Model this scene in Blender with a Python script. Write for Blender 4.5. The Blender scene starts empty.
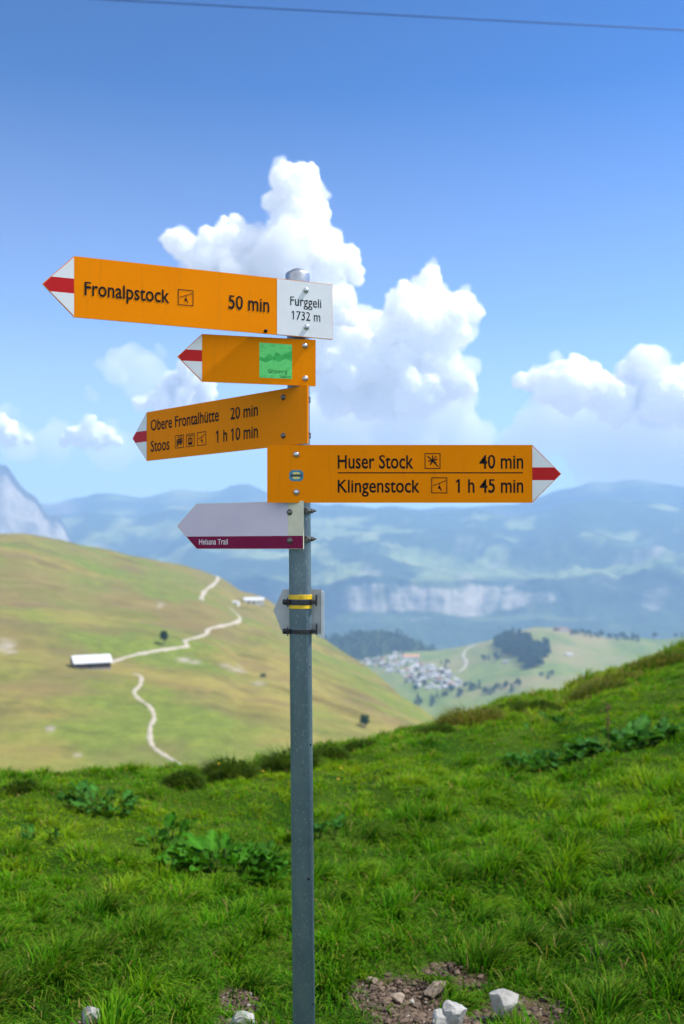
import bpy, bmesh, math, random
import numpy as np
from mathutils import Vector, Matrix
from mathutils.bvhtree import BVHTree

random.seed(7)
RNG = np.random.default_rng(11)
R = math.radians
SC = bpy.context.scene
COL = SC.collection

# ------------------------------------------------------------------ camera
FPX, CX, CY, CAMZ = 995.0, 342.0, 550.0, 1.55      # focal length and horizon in picture pixels
cam_d = bpy.data.cameras.new('camera')
cam = bpy.data.objects.new('camera', cam_d)
COL.objects.link(cam)
cam.location = (0, 0, CAMZ)
cam.rotation_euler = (R(90), 0, 0)
cam_d.sensor_fit = 'VERTICAL'
cam_d.sensor_height = 36.0
cam_d.lens = 36.0 * FPX / 1024.0
cam_d.shift_y = 38.0 / 1024.0
cam_d.clip_start = 0.05
cam_d.clip_end = 90000
cam_d.dof.use_dof = True
cam_d.dof.focus_distance = 2.46
cam_d.dof.aperture_fstop = 3.5
SC.camera = cam

# ------------------------------------------------------------------ world, sun, exposure
SUN_AZ, SUN_EL = R(82), R(56)                      # azimuth clockwise from +Y
world = bpy.data.worlds.new('World')
SC.world = world
world.use_nodes = True
wn = world.node_tree.nodes
bg = wn['Background']
sky = wn.new('ShaderNodeTexSky')
sky.sky_type = 'NISHITA'
sky.sun_disc = False
sky.sun_elevation = SUN_EL
sky.sun_rotation = SUN_AZ
sky.altitude = 1700
sky.air_density = 1.0
sky.dust_density = 0.6
sky.ozone_density = 3.0
# deepen the sky's own blue (a polarised, high-altitude sky): normalise, gamma, scale back
def vmul(src, k):
    n = wn.new('ShaderNodeVectorMath'); n.operation = 'MULTIPLY'
    world.node_tree.links.new(src, n.inputs[0]); n.inputs[1].default_value = k
    return n.outputs[0]
SKY_K = 5.0
gm = wn.new('ShaderNodeGamma'); gm.inputs[1].default_value = 2.1
world.node_tree.links.new(vmul(sky.outputs[0], (1 / SKY_K,) * 3), gm.inputs[0])
graded = vmul(gm.outputs[0], (SKY_K * 0.38, SKY_K * 0.87, SKY_K * 0.80))
# whitish air low over the horizon, fading with height
tcw = wn.new('ShaderNodeTexCoord'); sxyz = wn.new('ShaderNodeSeparateXYZ')
world.node_tree.links.new(tcw.outputs['Generated'], sxyz.inputs[0])
rmp = wn.new('ShaderNodeValToRGB')
while len(rmp.color_ramp.elements) > 1: rmp.color_ramp.elements.remove(rmp.color_ramp.elements[-1])
rmp.color_ramp.elements[0].position = 0.0; rmp.color_ramp.elements[0].color = (0.85,) * 3 + (1,)
for p, v in ((0.10, 0.60), (0.22, 0.24), (0.42, 0.0)):
    rmp.color_ramp.elements.new(p).color = (v, v, v, 1)
world.node_tree.links.new(sxyz.outputs['Z'], rmp.inputs[0])
wmx = wn.new('ShaderNodeMix'); wmx.data_type = 'RGBA'
world.node_tree.links.new(rmp.outputs[0], wmx.inputs[0]); world.node_tree.links.new(graded, wmx.inputs[6])
wmx.inputs[7].default_value = (3.75, 3.45, 3.3, 1)
# unseen bright cloud patches added behind the camera as fill for the signs
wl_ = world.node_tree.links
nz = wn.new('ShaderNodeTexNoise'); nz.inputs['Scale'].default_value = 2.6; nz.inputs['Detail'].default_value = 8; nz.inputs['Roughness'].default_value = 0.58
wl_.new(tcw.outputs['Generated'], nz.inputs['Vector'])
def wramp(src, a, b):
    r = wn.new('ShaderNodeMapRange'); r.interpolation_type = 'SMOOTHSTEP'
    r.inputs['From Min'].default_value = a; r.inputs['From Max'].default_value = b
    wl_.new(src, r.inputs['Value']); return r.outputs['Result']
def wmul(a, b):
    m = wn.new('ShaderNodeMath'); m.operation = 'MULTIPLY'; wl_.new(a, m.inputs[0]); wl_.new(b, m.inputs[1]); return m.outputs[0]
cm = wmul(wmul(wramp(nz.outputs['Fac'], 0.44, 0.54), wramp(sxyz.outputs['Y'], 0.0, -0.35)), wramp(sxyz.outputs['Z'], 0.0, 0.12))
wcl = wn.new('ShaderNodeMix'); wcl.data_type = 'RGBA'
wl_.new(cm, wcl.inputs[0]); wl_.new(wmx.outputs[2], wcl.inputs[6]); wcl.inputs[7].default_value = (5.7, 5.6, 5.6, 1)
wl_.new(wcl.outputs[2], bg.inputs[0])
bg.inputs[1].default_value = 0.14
sun_d = bpy.data.lights.new('sun', 'SUN')
sun_d.energy = 3.9
sun_d.angle = R(0.53)
sun_d.color = (1.0, 0.955, 0.88)
sun = bpy.data.objects.new('sun', sun_d)
COL.objects.link(sun)
SDIR = Vector((math.sin(SUN_AZ) * math.cos(SUN_EL), math.cos(SUN_AZ) * math.cos(SUN_EL), math.sin(SUN_EL)))
sun.rotation_euler = SDIR.to_track_quat('Z', 'Y').to_euler()
sun.location = (20, -10, 40)
vs = SC.view_settings
vs.view_transform = 'Standard'
vs.look = 'None'
vs.exposure = 1.0
vs.gamma = 1.0
vs.use_curve_mapping = False
cy = SC.cycles
cy.max_bounces = 10
cy.diffuse_bounces = 3
cy.glossy_bounces = 2
cy.transmission_bounces = 4
cy.transparent_max_bounces = 8
cy.volume_bounces = 3
cy.use_denoising = True

# ------------------------------------------------------------------ helpers
def ray_pt(px, py, Y):
    return Vector(((px - CX) / FPX * Y, Y, CAMZ + (CY - py) / FPX * Y))

def ray_dir(px, py):
    return Vector(((px - CX) / FPX, 1.0, (CY - py) / FPX)).normalized()

def interp(x, table):
    xs, ys = zip(*table)
    return np.interp(x, xs, ys)

def hash3(ix, iy, iz, seed):
    h = (ix.astype(np.int64) * 374761393 + iy.astype(np.int64) * 668265263 + iz.astype(np.int64) * 2147483647 + seed * 1274126177) & 0xffffffff
    h = ((h ^ (h >> 13)) * 1274126177) & 0xffffffff
    h = ((h ^ (h >> 16)) * 2246822519) & 0xffffffff
    return ((h ^ (h >> 15)) & 0xffffff) / float(0xffffff) * 2 - 1

def vnoise(x, y, z=None, seed=0):
    x = np.asarray(x, float); y = np.asarray(y, float)
    z = np.zeros_like(x) if z is None else np.asarray(z, float)
    ix, iy, iz = np.floor(x), np.floor(y), np.floor(z)
    fx, fy, fz = x - ix, y - iy, z - iz
    q = lambda t: t * t * t * (t * (t * 6 - 15) + 10)
    fx, fy, fz = q(fx), q(fy), q(fz)
    r = 0
    for dx in (0, 1):
        for dy in (0, 1):
            for dz in (0, 1):
                w = (fx if dx else 1 - fx) * (fy if dy else 1 - fy) * (fz if dz else 1 - fz)
                r = r + w * hash3(ix + dx, iy + dy, iz + dz, seed)
    return r

def fbm(x, y, z=None, octs=4, seed=0, gain=0.5, ridged=False):
    a, s, r = 1.0, 0.0, 0
    x = np.asarray(x, float); y = np.asarray(y, float)
    z = np.zeros_like(x) if z is None else np.asarray(z, float)
    for o in range(octs):
        n = vnoise(x + 17.3 * o, y - 9.1 * o, z + 4.7 * o, seed + o)
        if ridged: n = 1 - 2 * np.abs(n)
        r = r + a * n; s += a; a *= gain
        x = x * 2.03; y = y * 2.03; z = z * 2.03
    return r / s

def new_obj(name, mesh, mat=None, parent=None):
    o = bpy.data.objects.new(name, mesh)
    COL.objects.link(o)
    if mat is not None:
        for m in (mat if isinstance(mat, (list, tuple)) else [mat]):
            mesh.materials.append(m)
    if parent is not None:
        o.parent = parent
    return o

def mesh_np(name, V, F, mat=None, parent=None, smooth=True, attrs=None):
    """V (n,3), F (m,k) of one polygon size, or list of such arrays"""
    me = bpy.data.meshes.new(name)
    Fs = F if isinstance(F, list) else [F]
    V = np.asarray(V, np.float32)
    loops = np.concatenate([f.ravel() for f in Fs]).astype(np.int32)
    sizes = np.concatenate([np.full(len(f), f.shape[1]) for f in Fs]).astype(np.int32)
    starts = np.concatenate([[0], np.cumsum(sizes)[:-1]]).astype(np.int32)
    me.vertices.add(len(V)); me.vertices.foreach_set('co', V.ravel())
    me.loops.add(len(loops)); me.loops.foreach_set('vertex_index', loops)
    me.polygons.add(len(sizes))
    me.polygons.foreach_set('loop_start', starts)
    me.polygons.foreach_set('loop_total', sizes)
    me.update(calc_edges=True)
    me.polygons.foreach_set('use_smooth', np.full(len(sizes), smooth))
    for k, a in (attrs or {}).items():
        at = me.attributes.new(k, 'FLOAT_COLOR', 'POINT')
        c = np.ones((len(V), 4), np.float32); c[:, :a.shape[1]] = a
        at.data.foreach_set('color', c.ravel())
    return new_obj(name, me, mat, parent)

def bm_obj(name, bm, mat=None, parent=None, smooth=False):
    me = bpy.data.meshes.new(name)
    bmesh.ops.recalc_face_normals(bm, faces=bm.faces[:])
    bm.to_mesh(me); bm.free()
    if smooth:
        me.polygons.foreach_set('use_smooth', np.ones(len(me.polygons), bool))
    return new_obj(name, me, mat, parent)

def grid_faces(nr, nc):
    i = np.arange(nr * nc).reshape(nr, nc)
    return np.stack([i[:-1, :-1], i[:-1, 1:], i[1:, 1:], i[1:, :-1]], -1).reshape(-1, 4)

def thing(name, label, cat, loc=(0, 0, 0), rz=0.0, group=None):
    o = bpy.data.objects.new(name, None)
    COL.objects.link(o)
    o.empty_display_size = 0.1
    o.location = loc; o.rotation_euler = (0, 0, rz)
    tag(o, label, cat, group)
    return o

def tag(o, label=None, cat=None, group=None, kind=None):
    if label: o['label'] = label
    if cat: o['category'] = cat
    if group: o['group'] = group
    if kind: o['kind'] = kind
    return o

def copy_tree(o, parent=None):
    c = o.copy(); COL.objects.link(c)
    if parent is not None: c.parent = parent
    for ch in list(o.children): copy_tree(ch, c)
    return c

# ------------------------------------------------------------------ materials
class NT:
    def __init__(s, name):
        s.m = bpy.data.materials.new(name); s.m.use_nodes = True
        s.t = s.m.node_tree; s.n = s.t.nodes
        s.b = s.n['Principled BSDF']; s.out = s.n['Material Output']
    def node(s, typ, **kw):
        n = s.n.new(typ)
        for k, v in kw.items(): setattr(n, k, v)
        return n
    def link(s, a, b): s.t.links.new(a, b)
    def noise(s, scale, detail=5, rough=0.55, vec=None):
        n = s.node('ShaderNodeTexNoise'); n.inputs['Scale'].default_value = scale
        n.inputs['Detail'].default_value = detail; n.inputs['Roughness'].default_value = rough
        if vec is not None: s.link(vec, n.inputs['Vector'])
        return n.outputs['Fac']
    def coords(s, scale=(1, 1, 1), rot=(0, 0, 0), kind='Object'):
        tc = s.node('ShaderNodeTexCoord'); mp = s.node('ShaderNodeMapping')
        mp.inputs['Scale'].default_value = scale; mp.inputs['Rotation'].default_value = rot
        s.link(tc.outputs[kind], mp.inputs['Vector']); return mp.outputs[0]
    def ramp(s, fac, stops):
        r = s.node('ShaderNodeValToRGB'); e = r.color_ramp.elements
        while len(e) < len(stops): e.new(0.5)
        for el, (p, c) in zip(e, stops):
            el.position = p; el.color = (*c, 1) if len(c) == 3 else c
        s.link(fac, r.inputs[0]); return r.outputs[0]
    def mix(s, fac, a, b, blend='MIX'):
        m = s.node('ShaderNodeMix', data_type='RGBA', blend_type=blend)
        for sock, v in ((m.inputs[0], fac), (m.inputs[6], a), (m.inputs[7], b)):
            if isinstance(v, bpy.types.NodeSocket): s.link(v, sock)
            elif isinstance(v, (int, float)): sock.default_value = v
            else: sock.default_value = (*v, 1)
        return m.outputs[2]
    def bump(s, h, strength=0.3, dist=0.01):
        b = s.node('ShaderNodeBump'); b.inputs['Strength'].default_value = strength
        b.inputs['Distance'].default_value = dist
        s.link(h, b.inputs['Height']); s.link(b.outputs[0], s.b.inputs['Normal'])
    def attr(s, name):
        a = s.node('ShaderNodeVertexColor'); a.layer_name = name; return a.outputs[0]
    def base(s, v):
        i = s.b.inputs['Base Color']
        if isinstance(v, bpy.types.NodeSocket): s.link(v, i)
        else: i.default_value = (*v, 1)
        return s
    def set(s, **kw):
        for k, v in kw.items(): s.b.inputs[k.replace('_', ' ')].default_value = v
        return s

def plain(name, col, rough=0.5, metal=0.0, var=0.12, scale=30, spec=0.5):
    t = NT(name)
    n = t.noise(scale, 4, 0.6, t.coords())
    a = tuple(c * (1 - var) for c in col); b = tuple(min(1, c * (1 + var)) for c in col)
    t.base(t.ramp(n, [(0.3, a), (0.7, b)]))
    t.set(Roughness=rough, Metallic=metal)
    t.b.inputs['Specular IOR Level'].default_value = spec
    return t.m

# ------------------------------------------------------------------ foreground meadow (height function)
CREST = [(-400, 800), (0, 790), (60, 783), (100, 780), (160, 778), (210, 778), (250, 772), (285, 766), (320, 752), (350, 750), (400, 731),
         (430, 724), (470, 718), (500, 705), (560, 697), (590, 682), (640, 664), (684, 647), (900, 585), (1200, 560)]
CDIST = [(-400, 6.5), (0, 7.0), (250, 8.0), (435, 10.0), (684, 13.0), (1200, 17.0)]

def gz(X, Y):
    X = np.asarray(X, float); Y = np.asarray(Y, float)
    Yq = np.maximum(Y, 1.6)
    px = np.clip(CX + FPX * X / Yq, -400, 1200)
    yc = interp(px, CREST); Yc = interp(px, CDIST)
    zc = CAMZ - (yc - CY) / FPX * Yc
    s = np.clip((Y - 2.4) / (Yc - 2.4), 0, 1)
    z = zc * s
    d = np.maximum(Y - Yc, 0)
    fall = np.where(d < 6, 0.12 * d + 0.045 * d * d, 0.12 * 6 + 0.045 * 36 + 0.66 * (d - 6))
    z = z - fall
    side = np.maximum(np.abs(X) - 14, 0)
    z = z - np.where(X < 0, 0.25 * side, 0.05 * side)
    back = np.maximum(-Y - 6, 0); z = z - 0.2 * back
    near = np.exp(-(d / 10.0) ** 2)
    z = z + near * (0.045 * fbm(X / 0.9, Y / 0.9, octs=3, seed=3) + 0.05 * fbm(X / 2.3, Y / 2.3, octs=2, seed=9) + 0.055 * fbm(X / 0.36, Y / 0.36, octs=2, seed=14))
    return np.maximum(z, -200.0)

def axis(a, b, step, lim0, lim1):
    core = list(np.arange(a, b + 1e-6, step))
    s, x, lo = step, a, []
    while x > lim0: s *= 1.22; x -= s; lo.append(x)
    s, x, hi = step, b, []
    while x < lim1: s *= 1.22; x += s; hi.append(x)
    return np.array(lo[::-1] + core + hi)

def ground_hit(px, py):
    d = ray_dir(px, py); t = 1.0; o = Vector((0, 0, CAMZ))
    for _ in range(6000):
        p = o + d * t
        h = p.z - float(gz(p.x, p.y))
        if h < 0.002: return p
        t += max(0.002, h * 0.25)
        if t > 60: break
    return None

def px_of(X, Y, Z):
    return CX + FPX * X / Y, CY - FPX * (Z - CAMZ) / Y

# bare soil: ellipses in metres on the meadow, placed where the photograph has them
SOIL = []
for (px, py, rx, ry) in ((395, 995, .19, .16), (425, 1018, .20, .14), (503, 1012, .11, .10), (455, 1022, .10, .08), (470, 982, .06, .05), (540, 1012, .10, .10),
                         (240, 1000, .07, .09), (240, 1022, .12, .06), (600, 947, .05, .04), (440, 968, .08, .05), (92, 1022, .07, .04)):
    p = ground_hit(px, py)
    SOIL.append((p.x, p.y, rx, ry))

def soil_mask(X, Y):
    m = np.zeros_like(np.asarray(X, float))
    wob = 0.35 * fbm(np.asarray(X) / 0.09, np.asarray(Y) / 0.09, octs=3, seed=21)
    for (sx, sy, rx, ry) in SOIL:
        r = np.sqrt(((X - sx) / rx) ** 2 + ((Y - sy) / ry) ** 2)
        m = np.maximum(m, np.clip((1.15 + wob - r) / 0.35, 0, 1))
    return m

def m_meadow():
    t = NT('meadow_soil')
    v = t.coords()
    n1 = t.noise(9, 8, 0.65, v); n2 = t.noise(60, 6, 0.7, v); n3 = t.noise(1.6, 3, 0.5, v)
    soil = t.ramp(n1, [(0.3, (0.03, 0.018, 0.011)), (0.55, (0.085, 0.052, 0.032)), (0.75, (0.16, 0.115, 0.078))])
    turf = t.ramp(n3, [(0.35, (0.018, 0.05, 0.004)), (0.65, (0.05, 0.09, 0.008))])
    soil = t.mix(0.5, soil, t.ramp(n2, [(0.3, (0.025, 0.015, 0.009)), (0.7, (0.17, 0.125, 0.085))]))
    t.base(t.mix(t.attr('cover'), turf, soil))
    t.set(Roughness=1.0); t.b.inputs['Specular IOR Level'].default_value = 0.02
    t.bump(n2, 0.6, 0.02)
    return t.m

gx = axis(-8, 8, 0.06, -260, 300); gy = axis(1.5, 16, 0.06, -120, 330)
GX, GY = np.meshgrid(gx, gy)
GZ = gz(GX, GY)
sm = soil_mask(GX, GY)
GZ = GZ + sm * (0.02 * fbm(GX / 0.11, GY / 0.11, octs=2, seed=5) - 0.02)
meadow = mesh_np('ground', np.stack([GX, GY, GZ], -1).reshape(-1, 3), grid_faces(len(gy), len(gx)), m_meadow(),
                 attrs={'cover': np.repeat(sm.reshape(-1, 1), 3, 1)})
tag(meadow, kind='structure')

# ------------------------------------------------------------------ hillside on the left
def surf_from_pixels(pxs, ts, ridge, ybase, Ybase, Ytop, backfall, nback, backstep):
    """columns of a slope: t=0 at the foot, t=1 at its skyline, then rows that fall away behind"""
    P, T = np.meshgrid(pxs, ts)
    yr = interp(P, ridge)
    y = ybase + (yr - ybase) * T
    Yt = interp(P, Ytop) if isinstance(Ytop, list) else Ytop
    inv = (1 / Ybase) * (1 - T) + (1 / Yt) * T
    Y = 1 / inv
    X = (P - CX) / FPX * Y; Z = CAMZ + (CY - y) / FPX * Y
    Xb, Yb, Zb = [X], [Y], [Z]
    for k in range(1, nback + 1):
        Yk = Y[-1:] + backstep * k ** 1.4
        Xb.append(X[-1:] * (1 + 0 * Yk)); Yb.append(Yk); Zb.append(Z[-1:] - backfall * backstep * k ** 1.4)
    return np.concatenate(Xb), np.concatenate(Yb), np.concatenate(Zb), P, T, y

RIDGE = [(-1200, 430), (-500, 500), (-200, 520), (0, 534), (30, 537), (60, 544), (100, 553), (150, 561), (200, 571), (218, 577), (240, 591), (270, 602),
         (330, 638), (380, 672), (420, 702), (437, 718), (470, 748), (520, 800), (560, 836)]
HX, HY, HZ, HP, HT, Hy = surf_from_pixels(np.arange(-1200, 561, 4.0), np.linspace(0, 1, 170), RIDGE, 850, 300,
                                          [(-1200, 900), (0, 1150), (240, 1350), (330, 1150), (437, 850), (560, 400)], 0.75, 12, 9)
hs = np.clip(HY / 700, 0.3, 1.6)
HZ = HZ + hs * (7 * fbm(HX / 150, HY / 190, octs=3, seed=31) + 1.6 * fbm(HX / 34, HY / 40, octs=3, seed=37))
ua, ub = HX * 0.8 + HY * 0.6, -HX * 0.6 + HY * 0.8
HZ = HZ + hs * (5.0 * fbm(ua / 300, ub / 42, octs=4, seed=39, gain=.6) * np.concatenate([np.clip((1.02 - HT) * 5, 0, 1), np.zeros((12, HT.shape[1]))]))
HZ = np.maximum(HZ, -440)

def m_hill():
    t = NT('alpine_pasture')
    v = t.coords((1, 1, 1)); vs_ = t.coords((0.35, 1, 2.2), (0, 0, R(-24)))
    n1 = t.noise(0.0085, 6, 0.6, v); n2 = t.noise(0.02, 6, 0.62, vs_); n3 = t.noise(0.12, 5, 0.7, v); n4 = t.noise(0.013, 4, 0.6, t.coords((1, 1, 1), (0, 0, 1.1)))
    dry = t.ramp(n2, [(0.36, (0.14, 0.11, 0.03)), (0.5, (0.26, 0.22, 0.055)), (0.64, (0.21, 0.155, 0.05))])
    green = t.ramp(n3, [(0.3, (0.10, 0.155, 0.018)), (0.7, (0.185, 0.22, 0.036))])
    c = t.mix(t.ramp(n1, [(0.41, (0, 0, 0)), (0.56, (1, 1, 1))]), dry, green)
    c = t.mix(t.ramp(n4, [(0.52, (0, 0, 0)), (0.7, (0.75, 0.75, 0.75))]), c, (0.16, 0.115, 0.055))
    c = t.mix(t.ramp(n3, [(0.35, (0.35,) * 3), (0.65, (0, 0, 0))]), c, (0.11, 0.10, 0.035))
    n5 = t.noise(0.05, 8, 0.72, t.coords((0.7, 1, 1.6), (0, 0, R(-24))))
    c = t.mix(t.ramp(n5, [(0.52, (0, 0, 0)), (0.66, (0.6,) * 3)]), c, (0.085, 0.085, 0.022))
    sp_ = t.node('ShaderNodeSeparateColor'); t.link(t.attr('cover'), sp_.inputs[0])
    c = t.mix(sp_.outputs[1], c, t.ramp(n5, [(0.35, (0.13, 0.095, 0.035)), (0.65, (0.235, 0.185, 0.07))]))
    rock = t.ramp(n3, [(0.3, (0.2, 0.17, 0.12)), (0.7, (0.4, 0.36, 0.29))])
    c = t.mix(sp_.outputs[0], c, rock)
    t.base(c); t.set(Roughness=0.95); t.b.inputs['Specular IOR Level'].default_value = 0.1
    t.bump(n3, 0.5, 2.0)
    return t.m

cov = np.zeros(HX.shape)
for (px, py, rx, ry) in ((4, 650, 14, 5), (10, 655, 10, 4), (185, 663, 9, 4), (195, 666, 6, 3), (238, 672, 11, 5), (258, 690, 8, 4), (225, 668, 7, 3), (50, 727, 6, 3), (78, 751, 7, 3), (160, 605, 5, 2)):
    pc = np.concatenate([HP, np.repeat(HP[-1:], 12, 0)]); yc = np.concatenate([Hy, np.repeat(Hy[-1:], 12, 0)])
    r = np.sqrt(((pc - px) / rx) ** 2 + ((yc - py) / ry) ** 2)
    cov = np.maximum(cov, np.clip(1.0 - r + 0.5 * fbm(HX / 9, HY / 9, octs=2, seed=44), 0, 1))
heath = np.clip(1.9 * fbm(HX / 130 + HY / 300, HY / 210, octs=4, seed=47, gain=.6) + 0.35 * np.clip((650 - np.concatenate([Hy, np.repeat(Hy[-1:], 12, 0)])) / 70, -1, 1) - 0.12, 0, .85)
HV = np.stack([HX, HY, HZ], -1).reshape(-1, 3)
HF = grid_faces(*HX.shape)
hill = mesh_np('hillside', HV, HF, m_hill(), attrs={'cover': np.stack([cov, heath, 0 * cov], -1).reshape(-1, 3)})
tag(hill, kind='structure')
HBVH = BVHTree.FromPolygons([tuple(v) for v in HV.tolist()], HF.tolist())

def on(bvh, px, py):
    return bvh.ray_cast(Vector((0, 0, CAMZ)), ray_dir(px, py))[0]
def drop(bvh, x, y, top=3000):
    h = bvh.ray_cast(Vector((x, y, top)), Vector((0, 0, -1)))[0]
    return h.z if h is not None else None

def smooth_line(pts, n=6):
    out = []
    P = [pts[0]] + list(pts) + [pts[-1]]
    for i in range(1, len(P) - 2):
        p0, p1, p2, p3 = (np.array(P[i + k], float) for k in (-1, 0, 1, 2))
        for k in range(n):
            t = k / n
            out.append(0.5 * ((2 * p1) + (-p0 + p2) * t + (2 * p0 - 5 * p1 + 4 * p2 - p3) * t * t + (-p0 + 3 * p1 - 3 * p2 + p3) * t ** 3))
    out.append(np.array(P[-2], float)); return out

M_PATH = plain('path_gravel', (0.38, 0.34, 0.27), 0.95, var=0.15, scale=0.4, spec=0.1)

def lay_path(bvh, pxl, width, lift, mat):
    C = [on(bvh, *p) for p in smooth_line(pxl, 8)]
    C = [c for c in C if c is not None]
    V = []
    for i, c in enumerate(C):
        a, b = C[max(0, i - 1)], C[min(len(C) - 1, i + 1)]
        d = Vector((b.x - a.x, b.y - a.y, 0)); d.normalize(); n = Vector((-d.y, d.x, 0))
        w = width * (1 + 0.25 * math.sin(i * 1.7) + 0.22 * math.sin(i * 0.63 + 1) + 0.15 * math.sin(i * 3.1))
        for s in (-1, -0.5, 0, 0.5, 1):
            q = c + n * (w * 0.5 * s)
            z = drop(bvh, q.x, q.y)
            if z is None or abs(z - c.z) > 12: z = c.z
            V.append((q.x, q.y, z + lift - (lift * 1.6 if abs(s) == 1 else 0)))
    o = mesh_np('path', np.array(V), grid_faces(len(C), 5), mat)
    return tag(o, kind='structure')

lay_path(HBVH, [(214, 573), (218, 577), (215, 583), (206, 590), (203, 594), (201, 600)], 5.2, 0.45, M_PATH)
lay_path(HBVH, [(106, 664), (131, 656), (155, 651), (176, 648), (187, 646), (185, 641), (195, 638), (206, 634), (209, 629), (224, 625.5), (237, 622), (240, 618), (236, 613), (230, 608)], 3.8, 0.4, M_PATH)
lay_path(HBVH, [(135, 674), (141, 677), (140, 685), (134, 692), (139, 699), (150, 707), (154, 718), (150, 728), (152, 745), (166, 756), (180, 765), (189, 777), (196, 790)], 2.5, 0.3, M_PATH)

# ------------------------------------------------------------------ valley with the village
VR = [(250, 668), (330, 664), (380, 657), (400, 652), (430, 651), (460, 647), (490, 640), (515, 632), (535, 627), (560, 628), (580, 632), (610, 638), (640, 638), (665, 640), (684, 636), (900, 600), (1300, 590)]
VX, VY, VZ, VP, VT, Vy = surf_from_pixels(np.arange(230, 1301, 6.0), np.linspace(0, 1, 110), VR, 790, 1750, 3300, 0.45, 10, 30)
VZ = VZ + 9 * fbm(VX / 260, VY / 300, octs=4, seed=51) * np.clip(1.3 - np.concatenate([VT, np.ones((10, VT.shape[1]))]), 0.25, 1)
VZ = np.maximum(VZ, -462)

def m_valley():
    t = NT('valley_meadow')
    v = t.coords()
    n1 = t.noise(0.0035, 5, 0.6, v); n2 = t.noise(0.012, 5, 0.6, t.coords((1, 0.5, 1), (0, 0, 0.5))); n3 = t.noise(0.05, 4, 0.6, v)
    g = t.ramp(n2, [(0.3, (0.09, 0.14, 0.025)), (0.55, (0.17, 0.21, 0.045)), (0.75, (0.23, 0.21, 0.065))])
    c = t.mix(t.ramp(n1, [(0.45, (0, 0, 0)), (0.62, (1, 1, 1))]), g, (0.26, 0.22, 0.09))
    c = t.mix(t.ramp(n3, [(0.58, (0, 0, 0)), (0.7, (0.7,) * 3)]), c, (0.06, 0.10, 0.035))
    t.base(c); t.set(Roughness=0.95); t.b.inputs['Specular IOR Level'].default_value = 0.1
    return t.m

VV = np.stack([VX, VY, VZ], -1).reshape(-1, 3); VF = grid_faces(*VX.shape)
valley = mesh_np('valley_terrain', VV, VF, m_valley()); tag(valley, kind='structure')
VBVH = BVHTree.FromPolygons([tuple(v) for v in VV.tolist()], VF.tolist())
lay_path(VBVH, [(481, 643), (474, 645), (466, 650), (463, 656), (466, 662), (464, 668), (458, 672)], 12, 1.5, M_PATH)

# forested knoll left of the village
KR = [(180, 672), (260, 650), (320, 640), (345, 636), (370, 630), (385, 630), (400, 634), (425, 645), (450, 658), (480, 668)]
KX, KY, KZ, KP, KT, Ky = surf_from_pixels(np.arange(180, 481, 6.0), np.linspace(0, 1, 30), KR, 685, 3300, 3700, 0.6, 8, 30)
KZ = KZ + 6 * fbm(KX / 120, KY / 120, octs=3, seed=61)
KV = np.stack([KX, KY, KZ], -1).reshape(-1, 3); KF = grid_faces(*KX.shape)
M_KNOLL = plain('forest_floor', (0.035, 0.06, 0.022), 0.95, var=0.3, scale=0.03, spec=0.1)
tag(mesh_np('terrain', KV, KF, M_KNOLL), kind='structure')
KBVH = BVHTree.FromPolygons([tuple(v) for v in KV.tolist()], KF.tolist())

# valley floor far below everything, out to the foot of the mountains
bx = np.linspace(-13500, 13500, 60); by = np.linspace(-3000, 13000, 50)
BX, BY = np.meshgrid(bx, by)
M_FLOOR = plain('valley_floor_cover', (0.075, 0.11, 0.04), 0.95, var=0.5, scale=0.002, spec=0.1)
tag(mesh_np('valley_floor', np.stack([BX, BY, -800 + 6 * fbm(BX / 900, BY / 900, octs=3, seed=71)], -1).reshape(-1, 3), grid_faces(50, 60), M_FLOOR), kind='structure')

# ------------------------------------------------------------------ mountains
def m_mountain(name, rocky=False):
    t = NT(name)
    v = t.coords()
    n1 = t.noise(0.004, 6, 0.62, v); n2 = t.noise(0.011, 6, 0.65, v); n3 = t.noise(0.010, 7, 0.75, t.coords((1.0, 0.6, 0.28)))
    sep = t.node('ShaderNodeSeparateColor'); t.link(t.attr('cover'), sep.inputs[0])
    forest = t.ramp(n2, [(0.35, (0.022, 0.045, 0.022)), (0.65, (0.05, 0.085, 0.03))])
    mead = t.ramp(n1, [(0.35, (0.16, 0.22, 0.07)), (0.65, (0.28, 0.30, 0.12))])
    rock = t.ramp(n3, [(0.34, (0.22, 0.20, 0.16)), (0.5, (0.40, 0.35, 0.26)), (0.66, (0.52, 0.45, 0.34))])
    c = t.mix(sep.outputs[1], forest, mead)
    c = t.mix(sep.outputs[0], c, rock)
    t.base(c); t.set(Roughness=0.95); t.b.inputs['Specular IOR Level'].default_value = 0.1
    t.bump(n3 if rocky else n2, 0.7, 25)
    return t.m

M_MT = m_mountain('mountain_cover'); M_RK = m_mountain('limestone_massif', True)

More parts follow.
